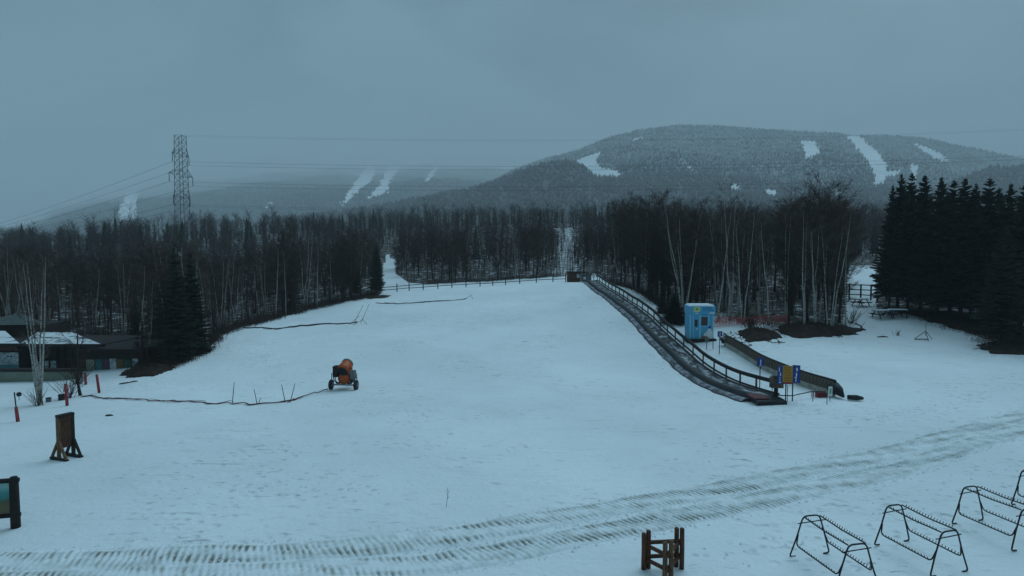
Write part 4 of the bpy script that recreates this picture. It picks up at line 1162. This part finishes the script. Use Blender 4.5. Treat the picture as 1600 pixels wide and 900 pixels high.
# folded three-panel sign
g = G(1231, 627)
ts = empty('folded_sign', g, 0, label='three-panel sign, amber centre with blue wings, at the conveyor entrance', category='sign')
zc = P(1229, 585, g.y).z - g.z
def wing(x0, x1, y0, y1, z, h, mat, name):
    return MB().add([(x0, y0, z - h / 2), (x1, y1, z - h / 2), (x1, y1, z + h / 2), (x0, y0, z + h / 2), (x0, y0 + .03, z - h / 2), (x1, y1 + .03, z - h / 2), (x1, y1 + .03, z + h / 2), (x0, y0 + .03, z + h / 2)],
                    [(0, 1, 2, 3), (7, 6, 5, 4), (0, 4, 5, 1), (1, 5, 6, 2), (2, 6, 7, 3), (3, 7, 4, 0)]).build(name, mat, ts)
wl = wing(-.64, -.30, -.16, .0, zc - .01, .94, M_BLUED, 'wing_panel')
wr = wing(.22, .54, .0, -.16, zc + .03, .94, M_BLUED, 'wing_panel')
ce = wing(-.298, .218, .0, .0, zc + .02, .86, M_AMBER, 'centre_panel')
for x0, x1, y0, y1, par, marks in ((-.64, -.30, -.16, .0, wl, ((.3, .28, .14, .22), (.55, .02, .22, .16), (.45, -.24, .10, .26), (.5, -.41, .4, .05))), (.22, .54, .0, -.16, wr, ((.55, .28, .2, .18), (.5, .0, .16, .2), (.45, -.26, .12, .24), (.4, -.15, .3, .05)))):
    mb = MB()
    for t, dz, w, h in marks:
        tw = w * .5
        pa = [(x0 + (x1 - x0) * q, y0 + (y1 - y0) * q - .006) for q in (t - tw, t + tw)]
        z = zc + dz
        mb.add([(pa[0][0], pa[0][1], z - h / 2), (pa[1][0], pa[1][1], z - h / 2), (pa[1][0], pa[1][1], z + h / 2), (pa[0][0], pa[0][1], z + h / 2)], [(0, 1, 2, 3)])
    mb.build('pictogram', M_WHITE, par)
M_INKB = pm('brown_ink', (.20, .085, .02), (.16, .07, .02), 4, .7)
mb = MB()
for k in range(9):
    mb.box((-.04 + random.uniform(-.02, .02), -.003, zc + .36 - k * .085), (.40 - .10 * (k % 3 == 2), .004, .028))
mb.build('text_lines', M_INKB, ce)
MB().box((-.02, -.012, zc - .46), (.46, .02, .10)).build('red_strip', M_RED, ts)
for x, y in ((-.10, .05), (.26, .05)):
    MB().tube([(x, y, -.1), (x, y, zc + .3)], .03, 8).build('pole', M_STEEL, ts)
# small things at the conveyor entrance
g = G(1297, 626)
s = empty('entrance_notice', g, 0, label='small white and green notice on a stake at the end of the board wall', category='sign')
MB().tube([(0, .02, -.1), (0, .02, .5)], .02, 6).build('stake', M_STEEL, s)
f = MB().box((0, 0, .50), (.20, .025, .50)).build('panel', M_WHITE, s); MB().box((0, -.016, .50), (.10, .008, .30)).build('print', M_GREENP, f)
g = G(1262, 625)
s = empty('entrance_barrier', g, 0, label='low barrier of red netting and rope across the gap to the board wall', category='barrier')
for px, py, h in ((1206, 634, .9), (1230, 628, .9), (1270, 627, .55), (1292, 632, .5)):
    q = G(px, py); MB().tube([q - g + Vector((0, 0, -.1)), q - g + Vector((0, 0, h))], .018, 6).build('stake', M_STEEL, s)
q0, q1, q2 = G(1206, 630) - g, G(1268, 622) - g, G(1290, 621) - g
MB().tube([q0 + Vector((0, 0, .42)), (q0 + q1) / 2 + Vector((0, 0, .26)), q1 + Vector((0, 0, .36)), q2 + Vector((0, 0, .30))], .028, 6).build('rope', M_ROPE, s, True)
nb = MB()
for k in range(5): nb.beam(q1 + Vector((-.05, 0, .06 + k * .075)), q2 + Vector((-.15, 0, .04 + k * .075)), .022)
for k in range(8):
    b = q1 + (q2 - q1) * k / 7.5; nb.beam(b + Vector((0, 0, .04)), b + Vector((0, 0, .38)), .016)
nb.build('netting', M_RED, s)
MB().box(tuple((q2 + Vector((-.2, .1, .12)))), (.5, .3, .26)).build('base_pad', M_DKRED, s)

# ------------------------------------------------------------------ red snow fence behind the booth
def net_run(pix, h, label, mat, step=.22, thick=.02, name='snow_fence', sag=.2):
    pts = [G(a, b) for a, b in pix]
    r = empty(name, pts[0], 0, label=label, category='net fence')
    net = MB()
    for a, b in zip(pts[:-1], pts[1:]):
        n = max(2, int((b - a).length / step))
        hs = [h * (1 - sag * random.random()) for _ in range(n + 1)]
        for k in range(n + 1):
            q = a + (b - a) * k / n; q.z = hz(q.x, q.y)
            net.beam(q + Vector((0, 0, .05)), q + Vector((0, 0, hs[k])), thick)
            if k < n:
                q2 = a + (b - a) * (k + 1) / n; q2.z = hz(q2.x, q2.y)
                for j in range(6):
                    f = .08 + .92 * j / 5
                    net.beam(q + Vector((0, 0, hs[k] * f)), q2 + Vector((0, 0, hs[k + 1] * f)), thick)
    wb(net, 'netting', mat, r)
    for p in pts:
        wb(MB().tube([p + Vector((0, 0, -.1)), p + Vector((0, 0, h + .12))], .022, 6), 'stake', M_BAMBOO, r)
    return r
net_run([(1112, 512), (1140, 509), (1175, 508), (1205, 507), (1232, 505)], .85, 'orange red plastic snow fence strung through the grove behind the booth', M_PINK, .16, .034)

# ------------------------------------------------------------------ fences
def rail_fence(pix, h, rails, label, r_post=.07, r_rail=.045, mid=0, snow=False):
    pts = []
    for (a, b) in pix: pts.append(G(a, b))
    g = pts[0]
    r = empty('rail_fence', g, 0, label=label, category='fence')
    for p in pts:
        wb(MB().tube([p + Vector((0, 0, -.2)), p + Vector((0, 0, h * random.uniform(.98, 1.08)))], r_post, 7), 'post', M_DARKW, r)
    for a, b in zip(pts[:-1], pts[1:]):
        for z in rails:
            wb(MB().tube([a + Vector((0, 0, z + random.uniform(-.02, .02))), b + Vector((0, 0, z + random.uniform(-.02, .02)))], r_rail, 6), 'rail', M_DARKW, r)
    return r
def crest_pt(px, Y): p = onground((px - 800) / F * Y, Y); return p
def rail_fence_w(pts, h, rails, label, rp=.075, rr=.05):
    r = empty('rail_fence', pts[0], 0, label=label, category='fence')
    for p in pts: wb(MB().tube([p + Vector((0, 0, -.2)), p + Vector((0, 0, h))], rp, 7), 'post', M_DARKW, r)
    for a, b in zip(pts[:-1], pts[1:]):
        for z in rails: wb(MB().tube([a + Vector((0, 0, z)), b + Vector((0, 0, z + random.uniform(-.04, .04)))], rr, 6), 'rail', M_DARKW, r)
rail_fence_w([crest_pt(px, 92 + .0 * px) for px in (592, 620, 639, 661, 684, 706, 728, 750, 770, 790, 812, 838, 864, 884)], 1.25, (.42, .85), 'dark log rail fence along the crest of the slope')
rail_fence_w([crest_pt(px, Y) for px, Y in ((1310, 70), (1328, 69.5), (1346, 69), (1362, 68.5), (1387, 68))], 1.75, (.55, 1.12, 1.68), 'three-rail wooden fence across the trail beside the spruces', .09, .055)
q = onground((1372 - 800) / F * 66.5, 66.5)
MB().tube([Vector((0, 0, -.1)), Vector((0, 0, .72)), Vector((0, 0, .8))], [.10, .10, .06], 8).build('stump_post', M_DARKW, None, label='short dark post in front of the three-rail fence', category='post').location = q

# ------------------------------------------------------------------ nets and canes lying on the snow
def lying_net(pix, label, tips=(), thick=.05, mat=M_ROPE):
    pts = [G(a, b) for a, b in pix]
    r = empty('fallen_net', pts[0], 0, label=label, category='net')
    sub = []
    for a, b in zip(pts[:-1], pts[1:]):
        n = max(2, int((b - a).length / .5))
        for k in range(n):
            q = a + (b - a) * k / n
            sub.append(Vector((q.x + random.uniform(-.05, .05), q.y + random.uniform(-.25, .25), 0)))
    for p in sub: p.z = hz(p.x, p.y) + random.uniform(.02, .09)
    wb(MB().tube(sub, [thick * random.uniform(.6, 1.3) for _ in sub], 5), 'rolled_net', mat, r, True)
    s2 = [p + Vector((0, random.uniform(-.3, .3), random.uniform(-.02, .05))) for p in sub]
    wb(MB().tube(s2, thick * .4, 4), 'cord', M_STEEL, r)
    for (a, b, c, d) in tips:
        g0 = G(a, b); top = P(c, d, g0.y + .4)
        wb(MB().tube([g0 + Vector((0, 0, -.05)), top], [.024, .016], 6), 'cane', M_BAMBOO, r)
    return r
lying_net([(378, 514), (400, 512), (432, 515), (470, 510), (505, 507), (548, 506), (566, 503)], 'fallen dark net with two leaning canes on the upper left of the slope',
          ((553, 504, 568, 476), (563, 505, 577, 475), (545, 507, 561, 494), (574, 507, 566, 498), (550, 508, 568, 499)), .07)
lying_net([(588, 474), (620, 475), (660, 473), (700, 470), (722, 468), (736, 466)], 'fallen dark net stretched below the crest fence', ((722, 468, 738, 461), (740, 467, 733, 460)), .055)
lying_net([(132, 619), (180, 624), (260, 627), (340, 631), (392, 633), (430, 631), (460, 625), (490, 616), (508, 611), (518, 609.5)], 'long dark red net and cord running from dark tree to snow gun',
          ((363, 630, 366, 597), (402, 632, 397, 608), (403, 632, 407, 622), (446, 629, 440, 601), (453, 629, 461, 599), (446, 630, 460, 622)), .035, M_DKRED)
lying_net([(186, 601), (206, 598), (232, 592)], 'short dark line on the snow below the soil patch of the left wood', (), .04)
# canes
def cane(px, py, tx, ty, label, mat=M_BAMBOO, r=.018):
    g = G(px, py); t = P(tx, ty, g.y)
    return MB().tube([Vector((0, 0, -.05)), (t - g) * .5 + Vector((.02, 0, 0)), t - g], [r, r * .8, r * .6], 6).build('cane', mat, None, label=label, category='cane')
def twig_plant():
    g = G(697, 792)
    r = empty('weed_stalk', g, 0, label='single dead weed stalk poking through the snow', category='plant')
    MB().tube([(0, 0, -.03), (.03, 0, .2), (.06, 0, .42), (.05, 0, .60)], [.008, .007, .005, .003], 5).build('stem', M_BAMBOO, r)
    mb = MB()
    for a, d in (((.03, 0, .22), (.09, .02, .36)), ((.05, 0, .34), (.0, .03, .48)), ((.06, 0, .42), (.11, -.02, .54)), ((.055, 0, .48), (.02, 0, .60)), ((.035, 0, .26), (.12, .0, .30))): mb.tube([a, d], [.005, .002], 4)
    mb.build('side_stem', M_BAMBOO, r)
twig_plant()

# ------------------------------------------------------------------ padded posts and small things on the left
def padded_post(px, py, ty, label, lean=0.0, bare=0.0):
    g = G(px, py); h = P(px, ty, g.y).z - g.z
    r = empty('padded_post', g, 0, label=label, category='post')
    if bare:
        MB().tube([(0, 0, -.1), (lean, 0, h)], .03, 6).build('post', M_STEEL, r); h2 = h * bare
    else:
        MB().tube([(0, 0, -.1), (lean, 0, h)], .05, 7).build('post', M_DARKW, r); h2 = h * .98
    MB().tube([(0, 0, .02), (lean * h2 / h, 0, h2)], [.085, .075], 10).build('pad', M_RED, r, True)
padded_post(28, 659, 613, 'red padded post nearest the left edge, pole sticking out above', -.12, .5)
padded_post(105, 634, 600, 'red padded post right of the white birch clump', -.05)
padded_post(155, 614, 585, 'leaning red padded post right of the dark tree', -.12)
padded_post(134, 601, 583, 'small dark red post behind the dark tree', 0)
g = G(30, 625)
s = empty('round_marker', g, 0, label='dark round marker on a thin stake near the left edge', category='marker')
MB().tube([(0, 0, -.1), (0, 0, .30)], .015, 6).build('stake', M_STEEL, s); MB().tube([(0, -.05, .36), (0, .05, .36)], .14, 14).build('disc', M_STEEL, s, True)
g = G(171, 650)
MB().tube([(-.22, 0, .012), (-.14, .03, .02), (.1, .02, .02), (.2, 0, .012)], [.02, .06, .06, .02], 8).build('dark_patch_cover', M_STEEL, None, label='dark oval cover lying flat on the snow left of the board stand', category='cover').location = g
for px, py, w, lab in ((97, 625, .3, 'small dark box at the foot of the shrub near the birch clump'), (76, 628, .22, 'small grey stump beside the white birch clump')):
    g = G(px, py)
    o = empty('stake_box', g, .3, label=lab, category='box')
    MB().box((0, 0, w * .5), (w, w, w * 1.1)).build('body', M_STEEL if w > .25 else M_GREYM, o); MB().box((0, 0, w * 1.1), (w * 1.1, w * 1.1, .04)).build('lid', M_DARKW, o)
# shrubs with many stems
def shrub(px, py, h, n, label, mat=M_TWIG, spread=.5):
    g = G(px, py); c = Cones(); st = MB()
    r = empty('bare_shrub', g, 0, label=label, category='shrub')
    for k in range(n):
        a = np.array([RNG.normal(0, .12), RNG.normal(0, .12), -.05]); d = np.array([RNG.normal(0, spread), RNG.normal(0, spread), 1.0])
        b = a + d * h * RNG.uniform(.55, 1.0)
        st.tube([a, (a + b) / 2 + RNG.normal(0, .04, 3), b], [.018, .013, .005], 4)
        for q in range(7):
            s0 = a + (b - a) * RNG.uniform(.3, 1); c.add(s0, s0 + rdir(d, .6) * h * RNG.uniform(.15, .4), .007)
    st.build('stem', mat, r)
    V, T = c.arrays(); link('crown', np_mesh('shrub_crown', V, T, mat), r)
shrub(106, 622, 1.5, 22, 'reddish bare shrub between birch clump and dark tree')
shrub(122, 600, 2.4, 26, 'tall dark shrub in front of the lodge beside the dark tree')
shrub(60, 634, 1.1, 12, 'thin bare shoots round the foot of the birch clump', M_TWIG, .35)
shrub(1330, 505, 1.6, 26, 'tangled bare shrub at the right end of the soil mound')
shrub(1388, 440, 2.6, 16, 'bare shrub at the left flank of the spruce stand')
shrub(1172, 512, 1.4, 30, 'brown bare shrub rising from the brush heap')

# ------------------------------------------------------------------ soil mounds, brush heap
def mound(pix_poly, h, label, mat, name='soil_mound', n=38, seed=0, cat='mound'):
    P3 = [G(a, b) for a, b in pix_poly]
    c = sum(P3, Vector()) / len(P3); c.z = hz(c.x, c.y)
    ang = np.array([math.atan2(p.y - c.y, p.x - c.x) for p in P3]); rad = np.array([math.hypot(p.x - c.x, p.y - c.y) for p in P3])
    o = np.argsort(ang); ang, rad = ang[o], rad[o]
    th = np.linspace(-math.pi, math.pi, 65)[:-1]
    R = np.interp(th, np.r_[ang - 2 * math.pi, ang, ang + 2 * math.pi], np.r_[rad, rad, rad])
    rg = np.random.default_rng(seed); jj = rg.normal(0, .11, 64); jj = (jj + np.roll(jj, 1) + np.roll(jj, -1)) / 1.9; R = R * (1 + jj)
    V = []; m = 12
    for j in range(m):
        s = 1 - j / m
        for i in range(64):
            x, y = c.x + R[i] * s * math.cos(th[i]), c.y + R[i] * s * math.sin(th[i])
            V.append((x - c.x, y - c.y, hz(x, y) - c.z + h * (1 - s ** 2.2) * rg.uniform(.62, 1.25) - (.06 if j == 0 else 0)))
    V.append((0, 0, h * 1.02))
    Fq = [(j * 64 + i, j * 64 + (i + 1) % 64, (j + 1) * 64 + (i + 1) % 64, (j + 1) * 64 + i) for j in range(m - 1) for i in range(64)] + [((m - 1) * 64 + i, (m - 1) * 64 + (i + 1) % 64, m * 64) for i in range(64)]
    ob = MB().add(V, Fq).build(name, mat, None, True, label=label, category=cat); ob.location = c
    return ob
mound([(1214, 514), (1226, 523), (1248, 529), (1275, 527), (1305, 525), (1336, 520), (1338, 511), (1315, 507), (1270, 505), (1230, 507)], .65, 'long dark soil mound at the foot of the birch grove', M_SOIL, seed=1)
mound([(1536, 548), (1556, 553), (1580, 554), (1620, 552), (1625, 540), (1590, 537), (1555, 540)], .55, 'dark soil mound under the front spruce at the right edge', M_SOIL, seed=2)
mound([(1160, 526), (1172, 534), (1190, 535), (1206, 530), (1207, 521), (1190, 515), (1170, 516)], .55, 'brown heap of earth and brush behind the board wall', M_SOIL, 'brush_heap', seed=3, cat='heap')
mound([(199, 588), (215, 590), (240, 588), (262, 580), (255, 572), (215, 576)], .55, 'dark soil patch at the tip of the left wood', M_SOIL, seed=4)
mound([(576, 466), (588, 467), (601, 466), (598, 462), (580, 462)], .2, 'dark earth ring round the lone crest spruce', M_SOIL, 'earth_ring', seed=5)
mound([(1384, 478), (1400, 488), (1440, 497), (1480, 507), (1530, 524), (1575, 532), (1600, 528), (1600, 515), (1520, 500), (1440, 483)], .22, 'strip of dark needle litter under the spruce stand', M_SOIL, 'needle_bed', seed=6, cat='ground')
# debris lying between the grove and the board wall
for k, (px, py, w) in enumerate([(1140, 523, .6), (1148, 530, .5), (1156, 537, .5), (1163, 541, .4), (1143, 538, .35), (1136, 529, .4), (1212, 536, .5), (1170, 541, .4), (1221, 500, .7), (1190, 497, .8), (1212, 492, .6), (1274, 511, .5)]):
    g = G(px, py); mb = MB()
    for q in range(9):
        a = Vector((random.uniform(-w, w), random.uniform(-.3, .3), random.uniform(.0, .1))); b = a + Vector((random.uniform(-.5, .5), random.uniform(-.3, .3), random.uniform(-.02, .22)))
        mb.tube([a, b], [.035, .02], 5)
    where = ('behind the board wall', 'between booth and brush heap', 'near the upper end of the board wall', 'below the brush heap')[k % 4]
    mb.build('branch_pile', M_SOIL, None, label='loose dead branches on patchy snow among the birch grove', category='branches', group='branch piles by the grove').location = g

# ------------------------------------------------------------------ picnic tables and other things by the spruces
def picnic(px, py, rz, label):
    g = G(px, py); r = empty('picnic_table', g, rz, label=label, category='picnic table')
    for k in range(4): MB().box((0, -.30 + k * .2, .72), (1.7, .17, .05)).build('top_plank', M_DARKW, r)
    MB().add([(-.8, -.36, .75), (.8, -.36, .75), (.8, .36, .75), (-.8, .36, .75), (-.7, -.28, .83), (.7, -.28, .83), (.7, .28, .83), (-.7, .28, .83)], [(0, 1, 5, 4), (1, 2, 6, 5), (2, 3, 7, 6), (3, 0, 4, 7), (4, 5, 6, 7)]).build('snow_cover', M_SNOW, r)
    for s in (-1, 1):
        MB().box((0, s * .68, .42), (1.7, .24, .05)).build('bench', M_DARKW, r)
        MB().tube([(s * .6, -.6, 0), (s * .6, -.2, .70)], .05, 4).tube([(s * .6, .6, 0), (s * .6, .2, .70)], .05, 4).box((s * .6, 0, .36), (.06, 1.5, .09)).build('trestle', M_DARKW, r)
picnic(1345, 478, .5, 'dark picnic table just below the three-rail fence')
picnic(1378, 497, .15, 'dark picnic table in the middle of the clearing mouth')
picnic(1402, 496, -.1, 'dark picnic table nearest the spruce trunks')
g = G(1446, 531)
s = empty('tripod_stand', g, 0, label='dark tripod with a tall thin pole on the clearing snow', category='tripod')
for a in (0.3, 2.4, 4.4):
    MB().tube([(math.cos(a) * .75, math.sin(a) * .75, .02), (0, 0, .72)], .025, 6).build('leg', M_BAMBOO, s)
MB().tube([(0, 0, .3), (.02, 0, 1.75)], .018, 6).build('pole', M_BAMBOO, s)
MB().tube([(-.9, 0, .05), (-.3, -.1, .08), (.2, 0, .04)], .04, 5).build('rolled_net', M_ROPE, s)
g = G(1540, 545)
s = empty('fallen_fence', g, 0, label='collapsed dark stakes and netting in front of the right soil mound', category='fence')
for (a, b, c, d) in ((1532, 546, 1537, 524), (1540, 546, 1543, 522), (1520, 546, 1552, 538), (1534, 547, 1560, 536), (1543, 547, 1541, 528)):
    q = G(a, b) ; t = P(c, d, q.y + .2); MB().tube([q - g, t - g], .022, 6).build('stake', M_BAMBOO, s)
MB().box((.15, 0, .14), (.4, .3, .28)).build('pad', M_STEEL, s)
lying_net([(1335, 506), (1345, 510), (1352, 519)], 'dark fallen branches at the edge of the soil mound by the clearing', ((1336, 505, 1346, 490), (1344, 512, 1352, 503)), .05)
g = G(1380, 527)
MB().tube([(-.5, 0, .03), (0, .05, .06), (.4, 0, .03)], [.03, .06, .03], 6).build('small_log', M_DARKW, None, label='small dark log half buried in the clearing snow', category='log').location = g
shrub(1402, 524, .5, 10, 'tiny grey weed tuft in the clearing snow', M_BAMBOO, .4)

# ------------------------------------------------------------------ lodge at the left
Yf = 47.0
def zz(py, Y=Yf): return P(100, py, Y).z
def xx(px, Y=Yf): return (px - 800) / F * Y
zg = hz(xx(100), Yf)
base = Vector((xx(90), Yf, zg))
lo = empty('lodge', base, 0, label='low dark brown lodge with snowy roofs and painted panels at the left edge', category='building')
def bxw(px0, px1, py0, py1, Y, depth, name, mat, parent=lo, zlow=None):
    x0, x1 = xx(px0, Y), xx(px1, Y); z1, z0 = zz(py0, Y), (zz(py1, Y) if zlow is None else zlow)
    return wb(MB().box(((x0 + x1) / 2, Y + depth / 2, (z0 + z1) / 2), (x1 - x0, depth, z1 - z0)), name, mat, parent)
bxw(-120, 118, 581, 612, 45.2, .35, 'terrace_wall', M_CONC)
bxw(-120, 120, 577, 581, 45.1, .55, 'coping', M_DARKW)
bxw(-120, 146, 541, 600, 49.2, 7.0, 'wall', M_BROWNW)
bxw(-120, 26, 548, 600, 48.0, 1.2, 'wall', M_BROWNW)
bxw(120, 214, 548, 592, 48.4, 5.0, 'wall', M_BROWNW)
bxw(112, 216, 545.5, 549, 48.0, 6.0, 'flat_roof', M_DARKW)
bxw(116, 214, 580, 590, 48.1, .3, 'plinth', M_CONC)
# roof of the main block: sloping, snow covered, dark fascia
def roof(px0, px1, py_e, px2, px3, py_r, Ye, Yr, name, mat):
    a, b = P(px0, py_e, Ye), P(px1, py_e, Ye); c, d = P(px3, py_r, Yr), P(px2, py_r, Yr)
    t = Vector((0, 0, .16))
    mb = MB().add([a, b, c, d, a - t, b - t, c - t, d - t], [(0, 1, 2, 3), (7, 6, 5, 4), (0, 4, 5, 1), (1, 5, 6, 2), (2, 6, 7, 3), (3, 7, 4, 0)])
    return wb(mb, name, mat, lo)
rf = roof(30, 158, 537.5, 58, 112, 519, 48.3, 53.5, 'snow_roof', M_ROOFSNOW)
bxw(29, 158, 537.6, 542.5, 48.25, .2, 'fascia', M_DARKW)
roof(-120, 31, 537, -120, 8, 517, 47.2, 52.0, 'snow_roof', M_ROOFSNOW)
bxw(-120, 31.5, 537.1, 541, 47.1, .25, 'fascia', M_DARKW)
bxw(-120, 18, 541.5, 548, 47.6, .2, 'orange_band', M_WOOD)
pw = bxw(-60, 22, 551, 578, 47.7, .08, 'poster_window', M_POSTER)
bxw(-60, 22, 570, 577, 47.62, .06, 'blue_strip', M_TEAL, pw)
for a, b in ((4, 8), (10, 13)): bxw(a, b, 556, 558, 47.66, .03, 'print', M_INK, pw)
# pavilion roof behind
pe = [P(-40, 508, 55), P(66, 507.5, 55), P(72, 505, 61), P(-40, 505, 61)]; pk = P(29, 489.5, 58)
wb(MB().add(pe + [pk], [(0, 1, 4), (1, 2, 4), (2, 3, 4), (3, 0, 4), (3, 2, 1, 0)]), 'hip_roof', M_SHING, lo)
wb(MB().tube([pk - Vector((0, 0, .2)), pk + Vector((0, 0, .55))], .06, 6), 'finial', M_GREYM, lo)
bxw(-40, 56, 508.5, 540, 55.6, 4, 'wall', M_BROWNW)
# band of windows and painted panels
bxw(38, 62, 565, 577, 49.12, .1, 'window', M_POSTER); bxw(64, 82, 564, 576, 49.12, .1, 'window', M_POSTER)
for a, b, m in ((129, 142, M_CONC), (144, 154, M_TEAL), (155, 165, M_PURP), (166.5, 176.5, M_POSTER), (178, 187.5, M_OCHRE), (188.5, 200, M_GREEN), (202, 211, M_POSTER)):
    pn = bxw(a, b, 562 if m is not M_POSTER else 560.5, 579, 48.32, .1, 'painted_panel', m)
for k in range(9):
    bxw(34 + k * 12, 35.2 + k * 12, 543, 577, 49.0, .22, 'wall_post', M_DARKW)

# ------------------------------------------------------------------ power line tower and wires
YT = 250.0
xt = (287.5 - 800) / F * YT
gt = onground(xt, YT)
tw = empty('power_pylon', gt, 0, label='steel lattice power line pylon rising above the left wood', category='pylon')
ztop = P(290, 212, YT).z - gt.z
ax = Vector((-.06, -.99, 0)).normalized(); bx = Vector((ax.y, -ax.x, 0))
def hw(z): return 2.1 - .55 * z / ztop
def corner(k, z):
    s = ((1, 1), (1, -1), (-1, -1), (-1, 1))[k % 4]
    return (ax * s[0] + bx * s[1]) * hw(z) + Vector((0, 0, z))
for k in range(4): MB().tube([corner(k, -1), corner(k, ztop)], .11, 4).build('leg', M_GALV, tw)
NP = 15
for k in range(4):
    mb = MB()
    for i in range(NP):
        z0, z1 = ztop * i / NP, ztop * (i + 1) / NP
        mb.tube([corner(k, z0), corner(k + 1, z1)], .05, 4); mb.tube([corner(k + 1, z0), corner(k, z1)], .05, 4); mb.tube([corner(k, z1), corner(k + 1, z1)], .045, 4)
    mb.build('lattice_face', M_GALV, tw)
tips = []
for py, half in ((243, 5.6), (275, 8.0), (309, 5.6)):
    z = P(288, py, YT).z - gt.z
    for s in (1, -1):
        tip = ax * s * (half) + Vector((0, 0, z + .4))
        mb = MB()
        for q in (-1, 1):
            b0 = ax * s * hw(z) + bx * q * hw(z)
            mb.tube([b0 + Vector((0, 0, z)), tip], .085, 4); mb.tube([b0 + Vector((0, 0, z + 2.6)), tip], .075, 4)
            for f in (.35, .7):
                lo_, hi_ = (b0 + Vector((0, 0, z))).lerp(tip, f), (b0 + Vector((0, 0, z + 2.6))).lerp(tip, f)
                mb.tube([lo_, hi_], .06, 4)
        arm = mb.build('cross_arm', M_GALV, tw)
        MB().tube([tip, tip + Vector((0, 0, -3.6))], .12, 6).build('insulator', M_DARKW, arm)
        tips.append(gt + tip + Vector((0, 0, -3.6)))
for s in (1, -1): tips.append(gt + ax * s * hw(ztop) + Vector((0, 0, ztop)))
which = ['upper near', 'upper far', 'middle near', 'middle far', 'lower near', 'lower far', 'top near', 'top far']
for k, t in enumerate(tips):
    px_, py_ = project(t.x, t.y, t.z)
    e = P(2050, py_ - 34, 245 if k % 2 == 0 else 262)
    pts = [t.lerp(e, i / 40) + Vector((0, 0, -4 * 5.5 * (i / 40) * (1 - i / 40))) for i in range(41)]
    o = MB().tube([p - t for p in pts], .042 if k < 6 else .022, 4).build('power_line', M_WIRE, None, label=f'{which[k]} wire running right from the pylon across the sky', category='power line', group='power lines'); o.location = t
    e = P(-180, py_ + (405 - py_) * .93, 430)
    pts = [t.lerp(e, i / 30) + Vector((0, 0, -4 * 4.0 * (i / 30) * (1 - i / 30))) for i in range(31)]
    if k < 6:
        o = MB().tube([p - t for p in pts], .05, 4).build('power_line', M_WIRE, None, label=f'{which[k]} wire sloping down left from the pylon', category='power line', group='power lines'); o.location = t

# ------------------------------------------------------------------ haze
HX, HY0, HY1, HZ0, HZ1 = 11000, -60, 8600, -60, 1130
hb = MB().box((0, (HY0 + HY1) / 2, (HZ0 + HZ1) / 2), (2 * HX, HY1 - HY0, HZ1 - HZ0)).build('haze', None, None, kind='stuff', label='cold grey blue haze in the air', category='haze')
hm = bpy.data.materials.new('haze'); hm.use_nodes = True
t = hm.node_tree
for n in list(t.nodes):
    if n.type != 'OUTPUT_MATERIAL': t.nodes.remove(n)
vol = t.nodes.new('ShaderNodeVolumePrincipled')
vol.inputs['Color'].default_value = (.84, .86, .87, 1)
vol.inputs['Density'].default_value = 0.00031
vol.inputs['Anisotropy'].default_value = 0.0
t.links.new(vol.outputs['Volume'], [n for n in t.nodes if n.type == 'OUTPUT_MATERIAL'][0].inputs['Volume'])
hb.data.materials.append(hm)
